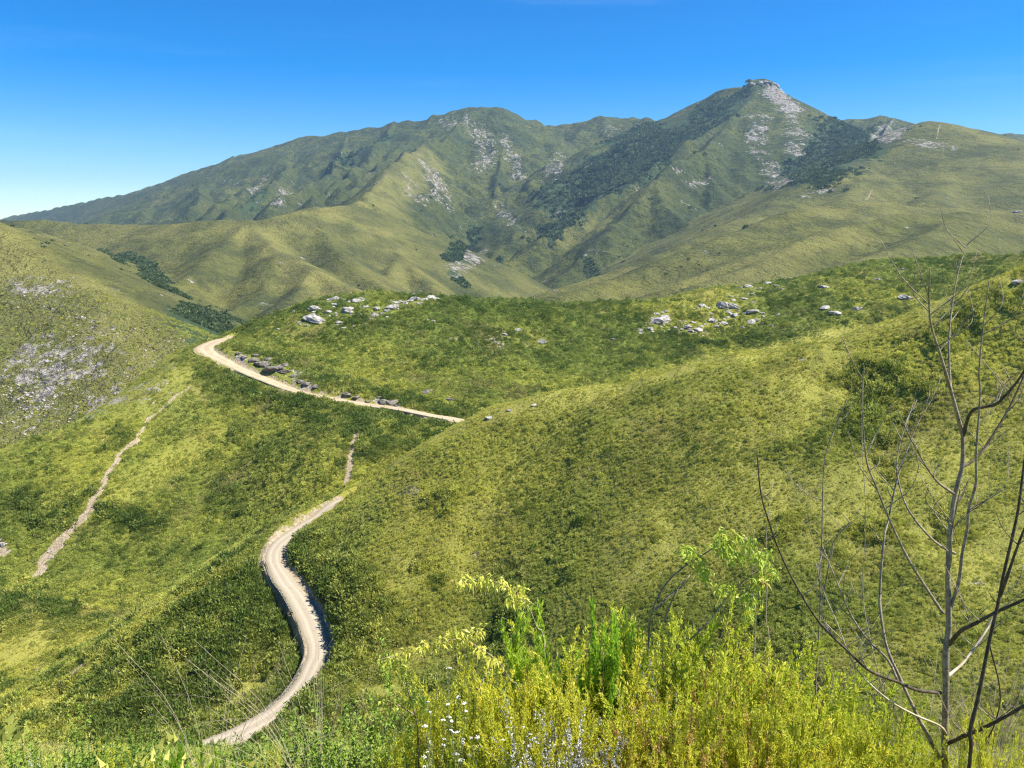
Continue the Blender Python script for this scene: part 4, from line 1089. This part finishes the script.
DB = [heath_bush(i, 1.0, .38, 40, M_DEEP, leaf=(.028, .0085), tight=.7, per=60) for i in (8, 9)]
GRP = 'bushes along the edge of the viewpoint'
L_ = [ # kind, px, dist, top, sx, label
 (YB[0],640,4.3,622,1.0,'yellow green feathery bush in the middle of the bush row, left of the rusty one'),
 (YB[1],700,4.6,620,1.0,'yellow green feathery bush behind the gap below the drooping leafy branch'),
 (YB[2],760,4.0,640,1.0,'bright yellow green bush right of the rusty bush'),
 (YB[0],812,4.2,648,1.0,'bright yellow green bush left of the bare tree, tallest of its pair'),
 (YB[1],860,3.9,688,.95,'yellow green bush nearest the bare tree on its left'),
 (YB[2],600,3.9,650,.9,'yellow green feathery bush right of the tall green spikes'),
 (YB[1],735,3.5,690,.9,'low bright bush in front of the rusty one at the bottom edge'),
 (YB[0],800,3.4,712,.9,'low bright yellow green bush at the bottom edge left of the bare tree'),
 (YB[2],560,3.5,690,.8,'yellow bush in front of the silver one at the bottom edge'),
 (YB[1],470,4.4,662,.8,'loose yellow green bush behind the white flowers'),
 (YB[0],420,4.2,700,.75,'small yellow green bush left of the white flowers'),
 (YB[2],660,3.4,718,.8,'small yellow bush at the bottom edge below the rusty bush'),
 (YB[2],1010,3.4,700,.6,'yellow green bush at the bottom right corner under the leaning sapling'),
 (YB[1],900,3.6,738,.7,'small bright bush at the foot of the bare tree'),
 (YB[0],520,3.9,668,.8,'yellow green bush right of the white flowers'),
 (GB[0],545,4.4,598,1.2,'leftmost cluster of tall fresh green spikes above the bushes'),
 (GB[1],612,4.6,572,.9,'tallest thin fresh green spikes, right of the leftmost cluster'),
 (GB[0],588,4.3,594,.8,'fresh green spikes between the tallest and the leftmost cluster'),
 (GB[1],706,4.8,612,.7,'short fresh green spikes under the drooping leafy branch'),
 (GB[0],648,4.5,606,.6,'short green spikes right of the tallest ones'),
 (SB[0],540,3.3,716,1.0,'silver grey leaved bush at the bottom edge right of the white flowers'),
 (SB[0],650,3.7,690,.6,'pale silver bush deep among the yellow green bushes'),
 (SB[0],605,3.2,730,.9,'silver grey bush at the bottom edge below the green spikes'),
 (RB[0],700,3.4,690,.9,'rusty orange bush in the middle of the yellow green ones'),
 (RB[0],720,4.2,632,.6,'thin orange tinged bush below the drooping leafy branch'),
 (YB[0],690,4.9,628,1.0,'yellow green bush behind the rusty one, its top just under the leafy branch'),
 (YB[1],580,4.6,630,1.0,'yellow green bush wrapped round the foot of the tall green spikes'),
 (YB[0],780,4.6,650,1.1,'yellow green bush right of the two thin shoots by the leafy branch'),
 (YB[2],830,3.6,700,1.0,'dense bright bush halfway between the rusty bush and the bare tree'),
 (YB[2],540,4.2,655,.9,'yellow green bush at the foot of the leftmost green spikes'),
 (YB[1],670,3.6,690,.9,'yellow green bush just left of the rusty one near the bottom edge'),
 (YB[0],770,3.5,688,1.0,'dense bright bush just right of the rusty one near the bottom edge'),
 (YB[1],500,3.7,712,.8,'yellow green bush behind the right hand white flowers'),
 (RB[0],660,4.2,652,.6,'faded reddish bush between the green spikes and the rusty bush'),
 (YB[2],880,3.5,728,.8,'bright bush at the bottom edge just left of the bare tree foot'),
 (DB[0],250,7.5,738,.9,'dark leafy bush at the end of the visible road'),
 (DB[1],130,8.5,735,.9,'dark leafy bush on the grassy edge left of the green spikes'),
 (YB[0],100,7.0,744,.8,'yellow green bush on the grassy edge near the bottom left corner'),
 (YB[2],280,6.5,745,.8,'yellow green bush under the dry twigs at the bottom edge'),
 (DB[0],380,5.2,690,.9,'dark green leafy bush left of the white flowers'),
 (DB[1],330,5.6,712,1.0,'dark green bush behind the dry twigs at the bottom edge'),
 (DB[0],345,4.4,745,.8,'fresh leafy bush at the bottom edge left of the white flowers'),
 (DB[1],500,4.8,676,.8,'green leafy bush half hidden behind the white flowers'),
 (GB[1],190,6.2,726,1.0,'single green spike cluster on the grassy edge left of the road end'),
 (GB[0],170,6.0,738,.8,'smaller green spikes on the grassy edge, leftmost pair member'),
 (GB[1],222,6.4,742,.7,'short green spike just left of the dry twigs'),
 (DB[0],20,5.5,742,.9,'leafy green bush in the bottom left corner'),
 (DB[1],75,6.0,748,.9,'leafy green bush right of the one in the bottom left corner'),
 (SB[0],50,5.0,756,.6,'silver leaved bush between the two leafy ones at the bottom left'),
]
for k, (pr, px, d, top, sx, lab) in enumerate(L_):
    nm_ = 'green_spike_plant' if pr in GB else 'bush'
    place_bush(nm_, pr, px, d, top, lab, GRP if nm_ == 'bush' else 'tall green spike plants among the bushes', 'plant' if nm_ != 'bush' else 'bush', rot=k * 1.7, sx=sx * (.85 if pr in GB else 1))

# ---- drooping leafy branches
def leafy(name, stems, leafy_spots, label, mat=M_BROAD, L=.055, W=.0105, n=42, bark=M_BARK):
    P0 = br(stems[0][0], stems[0][3], stems[0][4]); g = gz(P0[0][0], P0[0][1])
    e = bpy.data.objects.new(name, None); COL.objects.link(e); e.location = (P0[0][0], P0[0][1], g); e['label'] = label; e['category'] = 'shrub'
    off = np.array(e.location)
    for k, (pl, w0, w1, d0, d1) in enumerate(stems):
        P = br(pl, d0, d1)
        if k == 0: P = [(P0[0][0], P0[0][1], g - .05)] + P
        V, F = tube(P, PX(w0), PX(w1), 6, knob=.15, seed=k); link('branch', fix('branch', V - off, F, bark), e)
    rg_ = np.random.default_rng(len(label)); C_, D_ = [], []
    for (x, y, r, d) in leafy_spots:
        m = int(n * r / 8); a = rg_.uniform(0, 6.28, m); q = np.sqrt(rg_.random(m)) * r
        for j in range(m):
            c = pt(x + q[j] * math.cos(a[j]), y + q[j] * math.sin(a[j]) * .7, d + rg_.normal() * .07)
            C_.append(c); D_.append((rg_.normal() * .6, rg_.normal() * .6, -.35 + rg_.normal() * .45))
    V, F = blade_leaves(np.array(C_), np.array(D_), L, W, 3, .35)
    link('foliage', mesh_from('foliage', V - off, F, mat, False), e)
    return e
leafy('leafy_shrub', [([(648,650),(652,612),(662,590),(674,575),(690,563),(715,547),(728,538),(750,540)], 4.5, 1.6, 4.4, 4.3), ([(655,610),(668,597),(680,588),(690,575)], 3, 1.5, 4.4, 4.5), ([(664,622),(672,600),(682,580)], 2.4, 1.5, 4.4, 4.4),
                      ([(690,640),(712,618),(728,596),(745,580),(765,565)], 3, 1.3, 4.5, 4.5)],
      [(696,560,10,4.35),(703,572,8,4.35),(728,536,12,4.3),(745,540,12,4.3),(718,545,9,4.3),(760,556,12,4.4),(770,572,9,4.4),(758,580,9,4.4),(748,598,10,4.5),(725,590,9,4.5),(750,612,6,4.5),(733,555,8,4.4),(690,550,7,4.35)],
      'drooping shrub with yellow green and reddish leaves above the middle of the bushes')
leafy('leafy_shrub', [([(545,660),(536,626),(528,607),(515,592),(498,583),(480,580),(462,580)], 3.2, 1.3, 4.4, 4.3)],
      [(515,590,9,4.35),(500,584,8,4.35),(485,580,8,4.3),(470,580,7,4.3),(459,581,5,4.3),(522,600,7,4.35),(512,600,6,4.3)],
      'arching twig with small yellow and reddish leaves left of the green spikes', L=.045, W=.0095)
leafy('leafy_shrub', [([(520,705),(510,680),(498,662),(480,648),(460,640),(440,642),(415,648)], 3.0, 1.3, 4.2, 4.1), ([(500,664),(488,672),(478,690)], 2, 1, 4.2, 4.0)],
      [(455,632,9,4.1),(468,638,8,4.1),(440,642,8,4.1),(425,645,7,4.1),(410,650,6,4.1),(480,650,7,4.1),(492,660,7,4.1),(478,630,6,4.1)],
      'low arching twig with yellow green leaves just above the white flowers', L=.045, W=.0095)
leafy('leafy_shrub', [([(418,740),(415,715),(408,690),(402,665),(392,657),(380,660)], 2.6, 1.3, 4.3, 4.2), ([(416,716),(400,706),(386,702),(375,702)], 2, 1, 4.3, 4.2)],
      [(398,660,7,4.2),(385,660,6,4.2),(404,678,7,4.2),(410,700,7,4.2),(390,704,7,4.2),(378,702,5,4.2),(414,690,5,4.2),(402,668,6,4.2)],
      'small twig with golden green leaves left of the white flowers', L=.04, W=.009)

# ---- white everlasting flowers
M_WHITE = plain_material('petal', (.50, .49, .43), (.68, .67, .60), 40, .7)
M_STEM = leaf_material('flower_stem_leaves', [(.30, .36, .14), (.42, .47, .20)], .3)
def flower_head(seed):
    rg_ = np.random.default_rng(seed); parts_ = []
    for k in range(13):
        a = rg_.uniform(0, 6.283); r = .017 * math.sqrt(rg_.random()); c = np.array([r * math.cos(a), r * math.sin(a), .004 * rg_.random() - r * .15])
        s_ = .0055
        ring = np.array([[math.cos(t) * s_, math.sin(t) * s_, 0] for t in np.linspace(0, 6.283, 7)[:-1]])
        v = np.concatenate([c + ring * .6 - [0, 0, .006], c + ring, c + ring * .6 + [0, 0, .003], [c + [0, 0, .004]]])
        f = [(i, (i + 1) % 6, 6 + (i + 1) % 6, 6 + i) for i in range(6)] + [(6 + i, 6 + (i + 1) % 6, 12 + (i + 1) % 6, 12 + i) for i in range(6)] + [(12 + i, 12 + (i + 1) % 6, 18, 18) for i in range(6)]
        parts_.append((v, np.array(f)))
    V, F = merge(parts_); return fix('flower', V, F, M_WHITE)
FH = [flower_head(1), flower_head(2)]
def flower_plant(foot, heads, label):
    x0, y0, d = foot; p = np.array(pt(x0, y0, d)); g = gz(p[0], p[1])
    e = bpy.data.objects.new('everlasting_plant', None); COL.objects.link(e); e.location = (p[0], p[1], g); e['label'] = label; e['category'] = 'flower'; e['group'] = 'white everlasting plants at the bottom edge'
    off = np.array([p[0], p[1], g]); C_, D_ = [], []; rg_ = np.random.default_rng(int(x0))
    for k, (hx, hy, s_) in enumerate(heads):
        q = np.array(pt(hx, hy, d + rg_.uniform(-.12, .12))); b_ = np.array([p[0] + rg_.normal() * .04, p[1] + rg_.normal() * .04, g])
        m = (b_ + q) / 2 + np.array([0, 0, .05]) + (q - b_) * np.array([.15, .15, 0]) * -1
        V, F = tube([b_, m, q], .003, .0018, 4, False); st = link('stem', fix('stem', V - off, F, M_STEM), e)
        f = link('flower', FH[k % 2], st); f.location = q - off; f.rotation_euler = (rg_.normal() * .3 - .2, rg_.normal() * .3, k); f.scale = (s_ * .72, s_ * .72, s_ * .6)
        t = rg_.uniform(.25, .97, 46)[:, None]; c = (1 - t) ** 2 * b_ + 2 * t * (1 - t) * m + t * t * q
        C_.append(c); D_.append(rg_.normal(size=(46, 3)) + np.array([0, 0, .8]))
    V, F = blade_leaves(np.concatenate(C_), np.concatenate(D_), .022, .0028, 5, .1)
    link('foliage', mesh_from('foliage', V - off, F, M_STEM, False), e)
flower_plant((455,800,3.9), [(449,668,1.15),(458,697,1),(448,704,1),(464,703,.9),(466,711,.8),(443,720,1),(449,717,1.1),(452,721,.9)], 'tallest white everlasting plant, a single head high above the others')
flower_plant((440,810,3.7), [(425,726,1.15),(428,702,.7),(430,712,.7),(443,745,.9),(444,739,.8),(427,752,.7),(424,757,1.0),(430,742,.7),(425,766,1.1)], 'white everlasting plant at the left side of the flower group')
flower_plant((470,815,3.6), [(452,731,1.1),(457,732,1.1),(463,741,1.1),(477,737,1.0),(471,738,.8),(479,746,.9),(456,754,1.4),(461,760,1.5),(472,747,.8),(470,755,.8)], 'white everlasting plant with the densest heads in the middle of the flower group')
flower_plant((505,815,3.6), [(502,740,1.0),(514,744,.8),(523,727,.8),(530,734,.8),(527,748,.8),(513,757,.9),(536,742,.9)], 'white everlasting plant at the right side of the flower group')

# ---- dry twig bushes
def twig_bush(seed, px, py, d, n, hgt, spread, label, bias=0.0, thick=1.3):
    p = np.array(pt(px, py, d)); g = gz(p[0], p[1]); rg_ = np.random.default_rng(seed); lst = []
    for i in range(n):
        a = rg_.uniform(0, 6.283); s_ = spread * math.sqrt(rg_.random()); dx = math.cos(a) * s_ + bias * rg_.random(); dy = math.sin(a) * s_ * .6; h_ = hgt * rg_.uniform(.4, 1.05)
        A_ = np.array([dx * .1, dy * .1, -.05]); C_ = np.array([dx, dy, h_]); B_ = np.array([dx * .35, dy * .35, h_ * .62]); r_ = PX(thick) * d / D0 * .7
        lst.append(tube([A_, B_, C_], r_, r_ * .4, 4, False))
        for j in range(rg_.integers(1, 4)):
            t = rg_.uniform(.35, .9); q = (1 - t) ** 2 * A_ + 2 * t * (1 - t) * B_ + t * t * C_; L = rg_.uniform(.12, .35) * hgt
            e_ = q + np.array([rg_.normal() * .5, rg_.normal() * .4, abs(rg_.normal()) * .6 + .1]) * L
            lst.append(tube([q, (q + e_) / 2 + np.array([0, 0, .06 * L]), e_], r_ * .5, r_ * .25, 3, False))
    V, F = merge(lst); link('dry_twig_bush', fix('dry_twig_bush', V, F, M_TWIG), label=label, cat='dry bush', loc=(p[0], p[1], g), group='dry leafless twig bushes')
twig_bush(1, 215, 775, 6.5, 20, 2.3, .9, 'tall pale dry grass-like twigs in front of the nearest bend of the road', .35, 1.0)
twig_bush(2, 320, 775, 5.2, 36, 1.9, .8, 'tangle of pale dry twigs between the road end and the dark green bush', -.3, 1.1)
twig_bush(3, 870, 775, 5.0, 70, 1.75, .75, 'wide tangle of dry twigs behind the foot of the bare tree', 0, 1.0)
twig_bush(4, 820, 720, 5.4, 30, 2.2, .55, 'fine dry twigs around the straight thin shoot', 0, .8)
twig_bush(5, 985, 790, 3.9, 110, 1.45, .5, 'dense brown dry twig clump between the bare tree and the leaning sapling', 0, 1.1)
twig_bush(6, 700, 700, 4.6, 16, 1.15, .5, 'grey dry twigs showing through the yellow green bushes', 0, 1.0)

# ---- cover of the slope below the viewpoint
n = 60000
X, Y = field(n, -42, 42, 3.0, 75)
Z, ID = height(X, Y, True)
ok = (ID == 1) & visible(X, Y, Z + .8, .03); X, Y, Z = X[ok], Y[ok], Z[ok]
pt_ = fbm(X / 6, Y / 6, 4); ok = rng.random(len(X)) < .75 + pt_ * .6; X, Y, Z, pt_ = X[ok], Y[ok], Z[ok], pt_[ok]
s = (.06 + .024 * Y) * rng.lognormal(0, .42, len(X)); s = np.minimum(s, 1.0) * np.where(Y < 6, .7, 1)
tf = []; M_STRAW = leaf_material('dry_grass', [(.62, .54, .26), (.50, .54, .14), (.60, .42, .24)], .35)
for k in range(3):
    V, F = tuft(60 + k, 110, .010, .9); tf.append(mesh_from('tuft', V, F, M_STRAW, False))
PT_ = np.stack([X, Y, Z], 1); tn = np.clip(.1 + pt_ + rng.normal(0, .2, len(X)), 0, 1); sel = rng.random(len(X)) < .55
scatter('edge_grass', PT_[sel], np.minimum(s[sel] * .9, .55), tn[sel] * .4, tf, 'rough grass on the slope just below the viewpoint', 'grass', np.clip(.75 + pt_[sel], 0, 1))
scatter('edge_heath', PT_[~sel], s[~sel], tn[~sel], protos_leaf(M_SHRUB, 420, .075, range(70, 74), flat=.9, lw=.3, up=.6), 'low leafy heath on the slope just below the viewpoint', 'heath', np.clip(.35 + pt_[~sel] * 1.5, 0, .8))

# ground round and behind the viewpoint
a = np.linspace(math.radians(46), math.radians(314), 90); r = np.exp(np.linspace(math.log(.7), math.log(420), 60))
RR, AA = np.meshgrid(r / 1.0, a, indexing='ij'); X = np.sin(AA) * RR; Y = np.cos(AA) * RR
_, _, HF = near_forms(X.ravel().astype(np.float32), Y.ravel().astype(np.float32))
idx = np.arange(RR.size).reshape(RR.shape); F = np.stack([idx[:-1, :-1], idx[1:, :-1], idx[1:, 1:], idx[:-1, 1:]], -1).reshape(-1, 4)
me = mesh_from('roadside_ground', np.stack([X.ravel(), Y.ravel(), HF - .02], 1), F, M_NEAR)
for k in ('rock', 'forest', 'bare', 'dry'): attr(me, k, np.zeros(RR.size))
link('roadside_ground', me, label='grassy ground around and behind the viewpoint', kind='structure')
print('foreground', round(time.time() - T0, 1))
HAZE = 0.00005
# ------------------------------------------------------------------ camera, sun, sky
cam = bpy.data.cameras.new('camera'); co = bpy.data.objects.new('camera', cam); COL.objects.link(co)
co.location = (0, 0, 0); co.rotation_euler = (R(90) - PITCH, 0, 0)
cam.sensor_width = 36; cam.lens = F_PX / 1024 * 36; cam.clip_start = .1; cam.clip_end = 30000
scene.camera = co
AZ, EL = R(95), R(53)     # azimuth clockwise from the view direction
sun = bpy.data.lights.new('sun', 'SUN'); so = bpy.data.objects.new('sun', sun); COL.objects.link(so)
sun.energy = 5.0; sun.angle = R(.53); sun.color = (1, .94, .83)
so.rotation_euler = (R(90) - EL, 0, -AZ + math.pi)
w = bpy.data.worlds.new('World'); scene.world = w; w.use_nodes = True
T = NT(w.node_tree); T.n.clear()
sky = T.add('ShaderNodeTexSky', sky_type='NISHITA'); sky.sun_disc = False
sky.sun_elevation = EL; sky.sun_rotation = AZ; sky.altitude = 1800; sky.air_density = 1.0; sky.dust_density = 0; sky.ozone_density = 3.0
bg = T.add('ShaderNodeBackground', i_Strength=.088)
hs = T.add('ShaderNodeHueSaturation', i_Saturation=1.58, i_Hue=.508, i_Value=1.0)
T.con(sky.outputs[0], hs.inputs['Color'])
# a faint wisp of high cloud
gen = T.add('ShaderNodeTexCoord').outputs['Generated']
mp = T.add('ShaderNodeMapping'); mp.inputs['Rotation'].default_value = (0, R(-8), 0); mp.inputs['Scale'].default_value = (2.2, 2.2, 26); T.con(gen, mp.inputs[0])
wf = T.math('MULTIPLY', T.ramp(T.noise(mp.outputs[0], 1.0, 6, .6), .54, .8), .06)
T.con(T.mix(wf, hs.outputs[0], (5.5, 6.6, 8.0)), bg.inputs[0])
T.con(bg.outputs[0], T.add('ShaderNodeOutputWorld').inputs[0])
scene.view_settings.view_transform = 'Standard'; scene.view_settings.look = 'None'
scene.view_settings.exposure = 1.05; scene.view_settings.gamma = 1; scene.view_settings.use_curve_mapping = False

# the air between the viewpoint and the mountains
import bmesh
bm = bmesh.new(); bmesh.ops.create_cube(bm, size=1)
for v in bm.verts: v.co = ((v.co.x) * 17000, v.co.y * 12000 + 4500, -340 if v.co.z < 0 else 660)
me = bpy.data.meshes.new('haze'); bm.to_mesh(me); bm.free()
m, T = new_mat('air'); out = T.add('ShaderNodeOutputMaterial')
pv = T.add('ShaderNodeVolumePrincipled', i_Density=HAZE, i_Anisotropy=.2); pv.inputs['Color'].default_value = (.42, .68, 1.0, 1)
T.con(pv.outputs[0], out.inputs['Volume']); me.materials.append(m)
if HAZE: link('haze', me, label='thin blue haze in the air before the mountains', kind='stuff', cat='haze')
scene.cycles.max_bounces = 5; scene.cycles.diffuse_bounces = 2; scene.cycles.volume_bounces = 0; scene.cycles.transmission_bounces = 3
scene.cycles.use_denoising = True; scene.cycles.denoising_prefilter = 'NONE'; scene.cycles.filter_width = 1.2; scene.cycles.use_adaptive_sampling = True; scene.cycles.adaptive_threshold = .025
print('script', round(time.time() - T0, 1))
